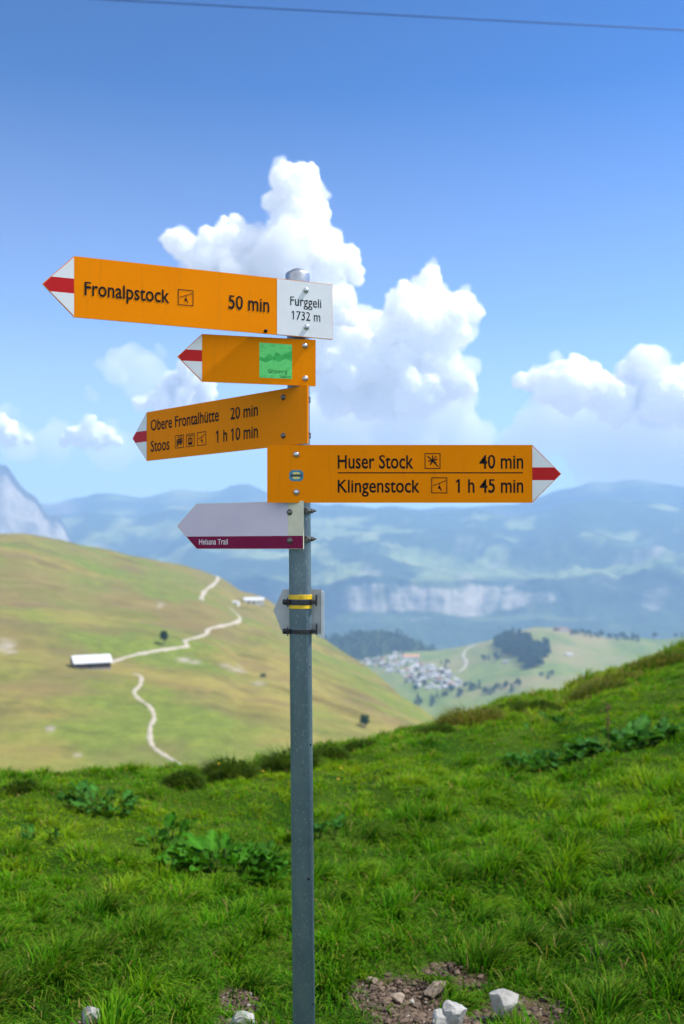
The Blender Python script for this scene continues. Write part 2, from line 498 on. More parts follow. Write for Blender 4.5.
def mountain(pxs, ridge, ybase, prof, amp, wl, seed, cover, mat, nt=110, jag=1.0, back=(0.7, 7, 60)):
    """prof: fraction of the way up (0..1) -> distance"""
    ts = np.linspace(0, 1, nt)
    P, T = np.meshgrid(pxs, ts)
    yr = interp(P, ridge) + jag * (2.6 * fbm(P / 22, P * 0 + seed, octs=4, seed=seed))
    y = ybase + (yr - ybase) * T
    Y = interp(T, prof) * (1 + 0.05 * fbm(P / 130, T * 1.2, octs=2, seed=seed + 5) * np.sin(np.pi * np.clip(T, 0, 1)) ** 0.5)
    X = (P - CX) / FPX * Y; Z = CAMZ + (CY - y) / FPX * Y
    env = np.sin(np.pi * np.clip(T * 0.93 + 0.03, 0, 1)) ** 0.7
    if seed == 121:                                     # the cliff band stands firm: flutes instead of folds
        cw = np.exp(-((P - 440) / 135.0) ** 4 - ((y - 600) / 30.0) ** 4)
        env = env * (1 - 0.88 * cw)
        Y = Y + 32 * cw * fbm(P / 14.0, y / 30.0, octs=3, seed=7, ridged=True)
    n = fbm(X / wl, Y / wl, Z / wl * 0.3, octs=6, seed=seed + 2, gain=0.58, ridged=True)
    Z = Z + amp * (n - 0.2) * env
    Y = Y + amp * 1.2 * fbm(X / wl * 1.6, Z / wl, Y / wl * .2, octs=4, seed=seed + 3) * env
    cov = cover(P, y, T, X, Y, Z)
    bf, nb, st = back
    Xs, Ys, Zs = [X], [Y], [Z]; cs = [cov]
    for k in range(1, nb + 1):
        Xs.append(X[-1:]); Ys.append(Y[-1:] + st * k); Zs.append(Z[-1:] - bf * st * k); cs.append(cov[-1:])
    X, Y, Z = np.concatenate(Xs), np.concatenate(Ys), np.concatenate(Zs); cov = np.concatenate(cs)
    Z = np.maximum(Z, -795)
    o = mesh_np('mountain', np.stack([X, Y, Z], -1).reshape(-1, 3), grid_faces(*X.shape), mat, attrs={'cover': cov.reshape(-1, 3)})
    return tag(o, kind='structure')

def cl(x): return np.clip(x, 0, 1)

def cov_far(P, y, T, X, Y, Z):
    rock = cl(2.5 * (fbm(X / 700, Z / 300, octs=4, seed=81) - 0.15)) * cl((T - 0.5) * 3)
    mead = cl(4 * (fbm(X / 900, Z / 260, octs=4, seed=83) - 0.02))
    return np.stack([rock * 0.6, mead, 0 * T], -1)

def cov_main(P, y, T, X, Y, Z):
    n = 0.32 * fbm(P / 7, y / 18, octs=4, seed=91, gain=.65) + 0.68 * fbm(P / 26, y / 8, octs=4, seed=94, gain=.6)
    jx = fbm(P / 16, P * 0 + 2, octs=3, seed=92)
    top = 586 + 5 * jx + np.where(P > 480, (P - 480) * 0.10, 0); bot = 617 + 6 * fbm(P / 20, P * 0, octs=3, seed=93) - np.where(P < 380, (380 - P) * 0.1, 0) + np.where(P > 500, -(P - 500) * 0.35, 0)
    rock = cl((y - top) / 3) * cl((bot - y) / 4) * cl((P - 338) / 14) * cl((548 - P) / 30) * cl(0.95 + 1.9 * n)
    rock = np.maximum(rock, cl(3 * (fbm(P / 26, y / 12, octs=4, seed=95) - 0.32)) * cl((y - 540) / 20) * 0.7)
    m = fbm(P / 46 + y / 60, y / 13, octs=4, seed=97)
    band = cl((588 - y) / 12)
    mead = cl(5 * (m - 0.10)) * (0.35 + 0.65 * band)
    mead = np.maximum(mead, cl(1.4 - np.sqrt(((P - 500) / 75) ** 2 + ((y - 572) / 9) ** 2) + 0.5 * m))
    mead = np.maximum(mead, cl(1.2 - np.sqrt(((P - 420 ) / 45) ** 2 + ((y - 560) / 7) ** 2) + 0.6 * m))
    mead = np.maximum(mead, cl(1.3 - np.abs((P - 105) * 0.55 + (y - 535)) / 9 + 0.6 * m) * cl((140 - P) / 10) * cl((P - 70) / 10))
    mead = np.maximum(mead, cl(1.3 - np.sqrt(((P - 165) / 18) ** 2 + ((y - 532) / 10) ** 2) + 0.6 * m))
    return np.stack([rock, mead, 0 * T], -1)

def cov_rock(P, y, T, X, Y, Z):
    n = fbm(P / 14, y / 22, octs=4, seed=101)
    rock = cl(1.35 + 1.6 * n)
    return np.stack([rock, cl(0.4 + n), 0 * T], -1)

mountain(np.arange(-760, 1461, 9.0), [(-760, 470), (-300, 500), (0, 503), (60, 504), (80, 498), (100, 494), (120, 497), (140, 497), (160, 492), (185, 490), (215, 493), (235, 487), (250, 486), (266, 494), (300, 500),
         (340, 506), (420, 509), (520, 505), (555, 492), (590, 483), (620, 481), (650, 482), (684, 488), (760, 478), (950, 470), (1460, 490)],
         640, [(0, 10600), (0.5, 11500), (1, 12300)], 190, 1150, 111, cov_far, M_MT, nt=80)
mountain(np.concatenate([np.arange(-700, 300, 6.0), np.arange(300, 580, 2.0), np.arange(580, 1301, 6.0)]), [(-700, 500), (-100, 512), (40, 520), (90, 512), (130, 520), (170, 508), (210, 514), (250, 506), (285, 517), (310, 509), (345, 503), (380, 508), (420, 512), (470, 510), (520, 516), (560, 507),
         (600, 500), (640, 503), (684, 510), (760, 500), (1300, 490)],
         668, [(0, 6200), (0.29, 7000), (0.33, 7100), (0.55, 7280), (0.62, 7900), (0.8, 9000), (1, 10200)], 210, 900, 121, cov_main, M_MT, nt=150)
mountain(np.arange(-700, 111, 4.0), [(-700, 450), (-300, 440), (-80, 450), (-30, 458), (0, 466), (8, 468), (18, 482), (28, 492), (36, 497), (44, 512), (52, 517), (58, 514), (66, 528), (72, 542), (84, 560), (110, 600)],
         640, [(0, 7000), (1, 8400)], 110, 420, 131, cov_rock, M_RK, nt=90)

# ------------------------------------------------------------------ haze: one box of even air
def make_haze():
    bm = bmesh.new()
    bmesh.ops.create_cube(bm, size=1)
    x0, x1, y0, y1, z0, z1 = -14000, 14000, -3200, 13300, -808, 1080
    for v in bm.verts:
        v.co = Vector((x0 if v.co.x < 0 else x1, y0 if v.co.y < 0 else y1, z0 if v.co.z < 0 else z1))
    t = NT('haze_air'); t.n.remove(t.b)
    pv = t.node('ShaderNodeVolumePrincipled')
    pv.inputs['Color'].default_value = (0.40, 0.63, 0.98, 1)
    pv.inputs['Density'].default_value = 1.12e-4
    pv.inputs['Anisotropy'].default_value = 0.0
    t.link(pv.outputs[0], t.out.inputs['Volume'])
    o = bm_obj('haze', bm, t.m); tag(o, kind='stuff')
make_haze()
# ------------------------------------------------------------------ clouds: lumps of cloud far behind the mountains
def m_cloud(scale=600):
    t = NT('cumulus')
    t.base((0.97, 0.97, 0.97)).set(Roughness=1.0)
    t.b.inputs['Specular IOR Level'].default_value = 0.0
    t.b.inputs['Subsurface Weight'].default_value = 1.0
    t.b.inputs['Subsurface Radius'].default_value = (1, 1, 1)
    t.b.inputs['Subsurface Scale'].default_value = scale
    return t.m
def m_thin(dens):
    t = NT('thin_cloud'); t.n.remove(t.b)
    pv = t.node('ShaderNodeVolumePrincipled')
    pv.inputs['Color'].default_value = (0.985, 0.99, 1.0, 1); pv.inputs['Density'].default_value = dens
    t.link(pv.outputs[0], t.out.inputs['Volume'])
    return t.m

def cloud_mesh(blobs, Y0, voxel, rnd, depth=1.0, kids=(13, 5), grow=1.0, rag=2.4, name='cloud'):
    S = []
    for (px, py, r) in blobs:
        Rm = r * grow * Y0 / FPX
        c = np.array(ray_pt(px, py, Y0)) + np.array([0, rnd.uniform(-0.8, 0.8) * Rm * depth, 0])
        S.append((c, Rm))
        for _ in range(kids[0]):
            d = rnd.normal(size=3); d /= np.linalg.norm(d)
            r1 = Rm * rnd.uniform(0.28, 0.5); c1 = c + d * (Rm - r1 * 0.35)
            S.append((c1, r1))
            for _ in range(kids[1]):
                e = rnd.normal(size=3); e /= np.linalg.norm(e)
                if e @ d < -0.1: e = -e
                r2 = r1 * rnd.uniform(0.25, 0.5); S.append((c1 + e * (r1 - r2 * 0.3), r2))
    bm = bmesh.new(); bmesh.ops.create_icosphere(bm, subdivisions=2, radius=1)
    bv = np.array([v.co[:] for v in bm.verts]); bf = np.array([[v.index for v in f.verts] for f in bm.faces]); bm.free()
    V = np.concatenate([c + bv * r for c, r in S]); F = np.concatenate([bf + i * len(bv) for i in range(len(S))])
    o = mesh_np(name, V, F)
    m = o.modifiers.new('r', 'REMESH'); m.mode = 'VOXEL'; m.voxel_size = voxel; m.use_smooth_shade = True
    dg = bpy.context.evaluated_depsgraph_get()
    me = bpy.data.meshes.new_from_object(o.evaluated_get(dg))
    old = o.data; o.modifiers.clear(); o.data = me; bpy.data.meshes.remove(old)
    n = len(me.vertices); co = np.empty(n * 3, np.float32); me.vertices.foreach_get('co', co); co = co.reshape(-1, 3)
    no = np.empty(n * 3, np.float32); me.vertices.foreach_get('normal', no); no = no.reshape(-1, 3)
    k = voxel
    co = co + no * (k * rag * fbm(co[:, 0] / (k * 9), co[:, 1] / (k * 9), co[:, 2] / (k * 9), octs=4, seed=5))[:, None]
    co = co + no * (k * 0.9 * fbm(co[:, 0] / (k * 3.2), co[:, 1] / (k * 3.2), co[:, 2] / (k * 3.2), octs=2, seed=15))[:, None]
    me.vertices.foreach_set('co', co.astype(np.float32).ravel()); me.update()
    me.polygons.foreach_set('use_smooth', np.ones(len(me.polygons), bool))
    return o

CR = np.random.default_rng(5)
MC = m_cloud(600); MCS = m_cloud(110)
CLOUD_A = [(284, 174, 13), (302, 174, 13), (296, 190, 19), (275, 203, 11), (305, 207, 22), (320, 212, 11), (298, 228, 24),
           (173, 242, 10), (187, 248, 13), (207, 250, 15), (232, 232, 15), (228, 246, 19), (250, 245, 20), (265, 258, 24), (205, 265, 17), (330, 240, 10),
           (240, 275, 28), (285, 265, 32), (325, 262, 20), (345, 256, 11), (355, 272, 9), (315, 292, 28), (335, 310, 20)]
CLOUD_A2 = [(431, 277, 11), (428, 292, 15), (410, 306, 19), (440, 306, 19), (463, 303, 13), (474, 310, 9), (394, 318, 16), (380, 335, 23), (420, 332, 31), (450, 330, 19), (360, 330, 20), (345, 358, 30),
            (390, 365, 36), (428, 368, 31), (452, 378, 20), (463, 386, 12), (340, 388, 24), (378, 395, 24), (418, 396, 22)]
CLOUD_B = [(522, 382, 8), (540, 379, 12), (560, 373, 14), (576, 370, 12), (590, 379, 14), (566, 390, 21), (545, 393, 12), (600, 394, 17), (620, 389, 13), (627, 369, 8), (640, 359, 10), (654, 355, 9),
           (648, 375, 19), (670, 383, 17), (686, 378, 14), (702, 385, 22), (612, 405, 20), (660, 402, 25), (692, 406, 22), (722, 390, 28), (752, 400, 28)]
CLOUD_C = [(165, 399, 12), (143, 404, 6), (186, 402, 12), (203, 396, 11), (190, 374, 11), (177, 384, 9), (204, 386, 11), (162, 393, 7), (186, 395, 9), (198, 364, 6), (150, 399, 5), (135, 402, 4)]
CLOUD_D = [(90, 432, 12), (77, 437, 9), (105, 438, 9), (117, 441, 4), (64, 441, 5), (92, 420, 5), (84, 440, 8), (98, 441, 8)]
CLOUD_E = [(2, 428, 11), (12, 436, 9), (-4, 426, 9), (7, 438, 7), (-16, 432, 12), (27, 441, 4)]
for bl, Y0, vox, lab in ((CLOUD_A, 15500, 27, 'tall white cumulus tower rising behind the top signs of the post'),
                         (CLOUD_A2, 16500, 29, 'broad white cumulus cloud above the sign that points right'),
                         (CLOUD_B, 17500, 31, 'white cumulus bank above the mountains at the right edge'),
                         (CLOUD_C, 18600, 28, 'small white cumulus behind the arrow tip of the sign with the green sticker'),
                         (CLOUD_D, 19000, 27, 'small low cumulus puff to the left of the sign with two lines of hiking times'),
                         (CLOUD_E, 19400, 27, 'low cumulus puff cut by the left edge of the picture')):
    o = cloud_mesh(bl, Y0, vox, CR)
    o.data.materials.append(MC if bl in (CLOUD_A, CLOUD_A2, CLOUD_B) else MCS)
    tag(o, lab, 'cloud', 'white cumulus clouds', 'thing')
    f = cloud_mesh(bl, Y0, vox * 1.15, CR, kids=(10, 3), grow=1.06, rag=5.5, name='cloud_fringe')
    f.data.materials.append(m_thin(3.6e-3 if vox > 28.5 or bl is CLOUD_A else 6e-3)); f.parent = o
for bl, Y0, vox, dens, lab in (
        ([(340, 395, 34), (385, 405, 44), (430, 405, 36), (400, 428, 40), (350, 425, 36), (450, 430, 28), (310, 430, 30), (470, 440, 24)], 22500, 100, 1.6e-3, 'thin grey cloud base under the broad cumulus'),
        ([(560, 415, 36), (610, 425, 42), (660, 430, 46), (540, 430, 28), (590, 450, 36), (650, 455, 40), (710, 440, 50), (700, 465, 40), (520, 450, 24)], 23500, 100, 1.4e-3, 'thin grey cloud base sinking onto the right mountain'),
        ([(130, 362, 18), (150, 372, 20), (115, 372, 14), (160, 352, 10), (140, 385, 16), (100, 366, 8)], 22000, 80, 9e-4, 'thin grey cloud veil left of the sign with the green sticker'),
        ([(92, 396, 7), (90, 388, 5)], 22000, 50, 1e-3, 'tiny faint cloud scrap in the blue left of the post'),
        ([(60, 440, 22), (100, 446, 24), (30, 446, 18), (10, 444, 18), (130, 448, 16), (0, 410, 14), (-20, 430, 30)], 23000, 90, 8e-4, 'faint low cloud veil above the left mountains')):
    o = cloud_mesh(bl, Y0, vox, CR, depth=1.5, kids=(9, 3))
    o.data.materials.append(m_thin(dens))
    tag(o, lab, 'cloud', 'thin grey cloud veils', 'thing')
# ------------------------------------------------------------------ signpost
def lathe(bm, prof, n=24, axis='z', org=(0, 0, 0)):
    """prof: (r, h) pairs; closed at r=0 ends"""
    rings = []
    for r, h in prof:
        ring = []
        for k in range(n if r > 1e-7 else 1):
            a = 2 * math.pi * k / n
            x, y, z = r * math.cos(a), r * math.sin(a), h
            if axis == 'y': x, y, z = r * math.cos(a), -h, r * math.sin(a)
            if axis == 'x': x, y, z = h, r * math.cos(a), r * math.sin(a)
            ring.append(bm.verts.new((x + org[0], y + org[1], z + org[2])))
        rings.append(ring)
    for a, b in zip(rings[:-1], rings[1:]):
        if len(a) == 1 and len(b) == 1: continue
        for k in range(n):
            k2 = (k + 1) % n
            if len(a) == 1: bm.faces.new((a[0], b[k], b[k2]))
            elif len(b) == 1: bm.faces.new((a[k], b[0], a[k2]))
            else: bm.faces.new((a[k], b[k], b[k2], a[k2]))

def box(bm, x0, x1, y0, y1, z0, z1, bevel=0.0):
    vs_ = [bm.verts.new(c) for c in ((x0, y0, z0), (x1, y0, z0), (x1, y1, z0), (x0, y1, z0), (x0, y0, z1), (x1, y0, z1), (x1, y1, z1), (x0, y1, z1))]
    fs = [bm.faces.new([vs_[i] for i in f]) for f in ((3, 2, 1, 0), (4, 5, 6, 7), (0, 1, 5, 4), (1, 2, 6, 5), (2, 3, 7, 6), (3, 0, 4, 7))]
    if bevel:
        bmesh.ops.bevel(bm, geom=list({e for f in fs for e in f.edges}), offset=bevel, segments=1, affect='EDGES')
    return vs_

def m_galv():
    t = NT('galvanised_steel')
    v = t.coords((1, 1, 0.6))
    n1 = t.noise(160, 3, 0.7, v); n2 = t.noise(14, 5, 0.65, v)
    vo = t.node('ShaderNodeTexVoronoi'); vo.inputs['Scale'].default_value = 120; t.link(v, vo.inputs['Vector'])
    c = t.ramp(n2, [(0.3, (0.13, 0.19, 0.245)), (0.7, (0.22, 0.29, 0.35))])
    c = t.mix(t.ramp(vo.outputs['Distance'], [(0.0, (0.6,) * 3), (0.3, (0, 0, 0))]), c, (0.5, 0.55, 0.58))
    c = t.mix(t.ramp(n1, [(0.6, (0, 0, 0)), (0.72, (0.6,) * 3)]), c, (0.10, 0.13, 0.155))
    t.base(c); t.set(Metallic=0.35, Roughness=0.5)
    t.bump(n1, 0.12, 0.001)
    return t.m

def m_sign_yellow():
    t = NT('sign_yellow')
    v = t.coords()
    n = t.noise(6, 5, 0.6, v); n2 = t.noise(90, 3, 0.7, v)
    c = t.ramp(n, [(0.3, (0.86, 0.238, 0.001)), (0.7, (0.93, 0.265, 0.0012))])
    c = t.mix(t.ramp(n2, [(0.66, (0, 0, 0)), (0.8, (0.25,) * 3)]), c, (0.42, 0.13, 0.01))
    n3 = t.noise(1.0, 5, 0.65, t.coords((55, 1, 5)))
    c = t.mix(t.ramp(n3, [(0.56, (0, 0, 0)), (0.78, (0.28,) * 3)]), c, (0.50, 0.15, 0.012))
    t.base(c); t.set(Roughness=0.42); t.b.inputs['Specular IOR Level'].default_value = 0.03
    return t.m

M_YEL = m_sign_yellow()
M_ALU = plain('aluminium', (0.42, 0.44, 0.46), 0.45, 0.7, 0.08, 40)
M_WHT = plain('sign_white', (0.74, 0.76, 0.78), 0.4, var=0.04, scale=12)
M_RED = plain('sign_red', (0.52, 0.006, 0.008), 0.4, var=0.06, spec=0.2)
M_BLK = plain('lettering_black', (0.006, 0.006, 0.006), 0.6, var=0.1, spec=0.15)
M_BOLT = plain('bolt_steel', (0.55, 0.57, 0.60), 0.32, 0.85, 0.15, 300)
M_DKB = plain('weathered_bolt', (0.17, 0.16, 0.15), 0.5, 0.7, 0.35, 400)
M_DARK = plain('dark_steel_band', (0.045, 0.045, 0.05), 0.4, 0.7, 0.3, 60)
M_GALV = m_galv()
M_YBAND = plain('yellow_tape', (0.72, 0.46, 0.01), 0.5, var=0.15, scale=120)

XH, CAPH = 0.46, 0.66
def text_geo(s, bold=0.012, flags=True):
    cu = bpy.data.curves.new('txt', 'FONT')
    cu.body = s; cu.size = 1.0; cu.offset = bold; cu.resolution_u = 3; cu.fill_mode = 'FRONT'
    o = bpy.data.objects.new('txt', cu); COL.objects.link(o)
    me = bpy.data.meshes.new_from_object(o.evaluated_get(bpy.context.evaluated_depsgraph_get()))
    V = np.array([v.co[:2] for v in me.vertices]); F = [list(p.vertices) for p in me.polygons]
    bpy.data.objects.remove(o); bpy.data.curves.remove(cu); bpy.data.meshes.remove(me)
    V[:, 1] = np.interp(V[:, 1], [-1, 0, XH, CAPH, 2], [-1, 0, XH * 1.15, CAPH, 2])     # the sign face has tall small letters
    if flags:
        for i, ch in enumerate(s):
            if ch == '1':                     # the 1 of this face is a bare stroke: give it its flag
                v1, _ = text_geo(s[:i + 1], bold, False); v0, _ = text_geo('1', bold, False)
                xr = v1[:, 0].max(); xl = xr - (v0[:, 0].max() - v0[:, 0].min()); yt = v0[:, 1].max()
                n = len(V); V = np.concatenate([V, [(xl + .001, yt), (xl - .13, yt - .10), (xl - .13, yt - .20), (xl + .001, yt - .115)]])
                F.append([n, n + 1, n + 2, n + 3])
    return V, F
_h, _ = text_geo('H', 0.0, False); _x, _ = text_geo('x', 0.0, False)
XH, CAPH = float(np.interp(_x[:, 1].max(), [-1, 0, XH * 1.15, CAPH, 2], [-1, 0, XH, CAPH, 2])), float(_h[:, 1].max())
CAPV, _ = text_geo('H', 0.011)
CAP0, CAP1 = CAPV[:, 1].min(), CAPV[:, 1].max()

def bar(x0, y0, x1, y1, w):
    d = np.array([x1 - x0, y1 - y0], float); L = np.linalg.norm(d); d /= L; n = np.array([-d[1], d[0]]) * w / 2
    return [(x0 - n[0], y0 - n[1]), (x1 - n[0], y1 - n[1]), (x1 + n[0], y1 + n[1]), (x0 + n[0], y0 + n[1])]

FRAME = [bar(0, 0.025, 1, 0.025, .05), bar(0, 0.975, 1, 0.975, .05), bar(0.025, .05, 0.025, .95, .05), bar(0.975, .05, 0.975, .95, .05)]
PICTO = {
    'chair': [bar(.1, .48, .92, .80, .04), bar(.52, .63, .52, .42, .04), bar(.42, .36, .56, .32, .09), bar(.56, .33, .64, .16, .06), bar(.50, .46, .56, .28, .10)],
    'plant': [bar(.5, .5, .18, .82, .07), bar(.5, .5, .22, .5, .07), bar(.5, .5, .5, .86, .07), bar(.5, .5, .82, .62, .07), bar(.5, .5, .74, .36, .08), bar(.5, .5, .36, .26, .08), bar(.4, .6, .86, .14, .07), bar(.5, .5, .74, .82, .06)],
    'train': [bar(.14, .26, .88, .40, .06), bar(.2, .42, .84, .54, .16), bar(.2, .60, .84, .72, .12), bar(.28, .24, .28, .14, .12), bar(.68, .32, .68, .22, .12), bar(.3, .8, .8, .9, .05)],
    'gondola': [bar(.1, .84, .9, .84, .05), bar(.5, .84, .5, .66, .06), bar(.26, .62, .74, .62, .08), bar(.26, .24, .74, .24, .18), bar(.28, .6, .28, .3, .07), bar(.72, .6, .72, .3, .07), bar(.5, .6, .5, .3, .06)],
}

BASE = Vector((ray_pt(305.0, 0, 2.5).x, 2.5, 0.0))
BASE.z = float(gz(BASE.x, BASE.y)) - 0.02
post_root = thing('signpost', 'blue-grey galvanised hiking signpost carrying yellow arrow boards on the grassy ridge', 'signpost', BASE)
POST_R = 0.0279
top = ray_pt(297.6, 283, 2.5) - BASE
axis_v = top.normalized()
POST_ROT = axis_v.to_track_quat('Z', 'X')

def post_x(z):            # world X of the post's axis at world height z
    return BASE.x + top.x * (z - BASE.z) / top.z
def pchild(name, bm, mat, smooth=True, parent=None, label=None):
    o = bm_obj(name, bm, mat, parent or post_root, smooth)
    if label: o['label'] = label
    return o

bm = bmesh.new()
lathe(bm, [(0, -0.5), (POST_R, -0.5), (POST_R, top.length)], 40)
post = pchild('post', bm, M_GALV); post.rotation_mode = 'QUATERNION'; post.rotation_quaternion = POST_ROT
bm = bmesh.new()
r0 = POST_R + 0.0022
lathe(bm, [(r0, top.length - 0.022), (r0 + .0006, top.length - 0.020), (r0 + .0006, top.length + 0.020), (r0 - .001, top.length + 0.0235), (r0 - 0.006, top.length + 0.027), (0.012, top.length + 0.034), (0.004, top.length + 0.0365), (0, top.length + 0.0368)], 40)
cap = pchild('cap', bm, plain('cap_metal', (0.42, 0.44, 0.46), 0.4, 0.8, 0.2, 60), parent=post)
def post_spot(px, py, r):
    bm = bmesh.new()
    z = (CAMZ + (CY - py) / FPX * 2.47) - BASE.z
    wx = (px - CX) / FPX * 2.475 - post_x(z + BASE.z)
    a = math.asin(max(-.97, min(.97, wx / POST_R)))
    lathe(bm, [(r, 0), (r * .9, 0.0008), (0, 0.001)], 10, 'y')
    o = pchild('hole', bm, M_BLK, parent=post)
    o.location = ((POST_R - .0002) * math.sin(a), -(POST_R - .0002) * math.cos(a), z)
    o.rotation_euler = (0, 0, a)
for p in ((310.5, 746, .0032), (308.5, 880, .0036), (313.0, 1007, .003), (309.8, 668, .002)): post_spot(*p)

class Board:
    """a sign plate standing in a vertical plane; local x along it, local z up, local -y towards the viewer"""
    def __init__(s, name, label, L, Dl, Rt, Dr, tip, face, thick=0.003, poly=None):
        pl = Vector(((L[0] - CX) / FPX * Dl, Dl, 0)); pr = Vector(((Rt[0] - CX) / FPX * Dr, Dr, 0))
        s.o2 = pl; s.ex = (pr - pl).normalized(); s.W = (pr - pl).length
        zt = (CAMZ + (CY - L[1]) / FPX * Dl + CAMZ + (CY - Rt[1]) / FPX * Dr) / 2
        zb = (CAMZ + (CY - L[2]) / FPX * Dl + CAMZ + (CY - Rt[2]) / FPX * Dr) / 2
        s.z0 = zb; s.H = zt - zb; s.t = thick
        s.nrm = Vector((s.ex.y, -s.ex.x, 0))
        s.rz = math.atan2(s.ex.y, s.ex.x)
        tl = s.st(*tip)
        s.tip = (tl[0], s.H / 2 + (tl[1] - s.H / 2) * 0.3)
        W, H = s.W, s.H
        if poly is None:
            poly = [(0, 0), (W, 0), (W, H), (0, H), s.tip] if tl[0] < 0 else [(0, 0), (W, 0), s.tip, (W, H), (0, H)]
        s.poly = poly
        s.obj = s.prism('sign_board', [poly], 0.0, thick, [face, M_ALU], parent=post_root, back=1)
        s.obj.location = Vector((pl.x, pl.y, zb)) - BASE
        s.obj.rotation_euler = (0, 0, s.rz)
        s.obj['label'] = label
    def st(s, px, py):
        d = Vector(((px - CX) / FPX, 1.0, (CY - py) / FPX)); o = Vector((0, 0, CAMZ))
        k = (s.o2 - Vector((0, 0, 0))).dot(s.nrm) / d.dot(s.nrm)
        p = o + d * k
        return ((p - Vector((s.o2.x, s.o2.y, 0))).dot(s.ex), p.z - s.z0)
    def prism(s, name, polys, y0, th, mats, parent=None, back=0, front=None):
        bm = bmesh.new()
        for poly in polys:
            a = [bm.verts.new((x, y0, z)) for x, z in poly]; b = [bm.verts.new((x, y0 + th, z)) for x, z in poly]
            bm.faces.new(a); fb = bm.faces.new(b[::-1]); fb.material_index = back
            n = len(a)
            for i in range(n): bm.faces.new((a[i], b[i], b[(i + 1) % n], a[(i + 1) % n]))
        return bm_obj(name, bm, mats, parent or s.obj)
    def flat(s, name, polysets, y, mats, label=None):
        """polysets: list of (polygons, slot): thin foils on the face"""
        bm = bmesh.new()
        for polys, slot in polysets:
            for poly in polys:
                f = bm.faces.new([bm.verts.new((x, y, z)) for x, z in poly]); f.material_index = slot
        me = bpy.data.meshes.new(name); bm.to_mesh(me); bm.free()
        o = new_obj(name, me, mats, s.obj)
        if label: o['label'] = label
        return o
    def arrow(s, base_s, red):
        x0 = base_s; tx, tz = s.tip; H = s.H
        r0, r1 = red
        e = 0.0022 if tx < x0 else -0.0022
        # white and red areas of the triangle, butted edge to edge
        top_at = lambda z: (x0 + (tx - x0) * (H - z) / (H - tz)) if z >= tz else (x0 + (tx - x0) * z / tz)
        m = 0.0028
        k = lambda z: top_at(z) + e * 0.9
        white1 = [(x0 + 0, H - m), (x0, r1), (k(r1), r1)]
        white2 = [(x0, r0), (x0, m), (k(r0), r0)]
        redp = [(x0, r0), (k(r0), r0), (tx + e * 1.2, tz), (k(r1), r1), (x0, r1)]
        s.flat('arrow_tip', [([white1, white2], 0), ([redp], 1)], -0.0007, [M_WHT, M_RED])
    def text(s, items, mat=None, bold=0.011, name='lettering', y=-0.0006, bars=()):
        if len(items) > 1:
            for k, it in enumerate(items): s.text([it], mat, bold, name, y, bars if k == 0 else ())
            return
        V, F = [], []
        for (txt, xa, xb, base_y, cap_y) in items:
            v, f = text_geo(txt, bold if abs(base_y - cap_y) > 10.5 else bold - 0.008)
            a = s.st(xa, base_y); c = s.st(xa, cap_y); b = s.st(xb, base_y)
            w = b[0] - a[0]; h = c[1] - a[1]
            v = v.copy()
            v[:, 0] = (v[:, 0] - v[:, 0].min()) / (v[:, 0].max() - v[:, 0].min()) * w + a[0]
            v[:, 1] = (v[:, 1] - CAP0) / (CAP1 - CAP0) * h + a[1]
            n = len(V); V += [(x, y, z) for x, z in v]; F += [[i + n for i in g] for g in f]
        for (xa, ya, xb, yb, w) in bars:
            a, b = s.st(xa, ya), s.st(xb, yb); n = len(V)
            V += [(x, y, z) for x, z in bar(a[0], a[1], b[0], b[1], w)]; F.append([n, n + 1, n + 2, n + 3])
        me = bpy.data.meshes.new(name); me.from_pydata(V, [], F); me.update()
        return new_obj(name, me, mat or M_BLK, s.obj)
    def picto(s, kind, x0, x1, ytop, ybot):
        a = s.st(x0, ybot); b = s.st(x1, ybot); c = s.st(x0, ytop)
        w = b[0] - a[0]; h = c[1] - a[1]
        for i, polys in ((0, FRAME), (1, PICTO[kind])): pass
        lay = [([[(a[0] + x * w, a[1] + z * h) for x, z in p] for p in FRAME], 0)]
        o = s.flat('pictogram', lay, -0.0006, [M_BLK])
        bm = bmesh.new(); bm.from_mesh(o.data)
        for j, p in enumerate(PICTO[kind]):
            bm.faces.new([bm.verts.new((a[0] + x * w, -0.0007 - 0.00005 * j, a[1] + z * h)) for x, z in p])
        bm.to_mesh(o.data); bm.free()
    def bolts(s, pts, mat, r=0.0072):
        for (px, py) in pts:
            a = s.st(px, py)
            bm = bmesh.new()
            lathe(bm, [(r * 1.0, 0), (r * 1.0, .0012), (r * .82, .0014), (r * .82, .0042), (r * .62, .0058), (r * .3, .0066), (0, .0068)], 14, 'y')
            o = pchild('bolt', bm, mat, parent=s.obj); o.location = (a[0], 0, a[1])
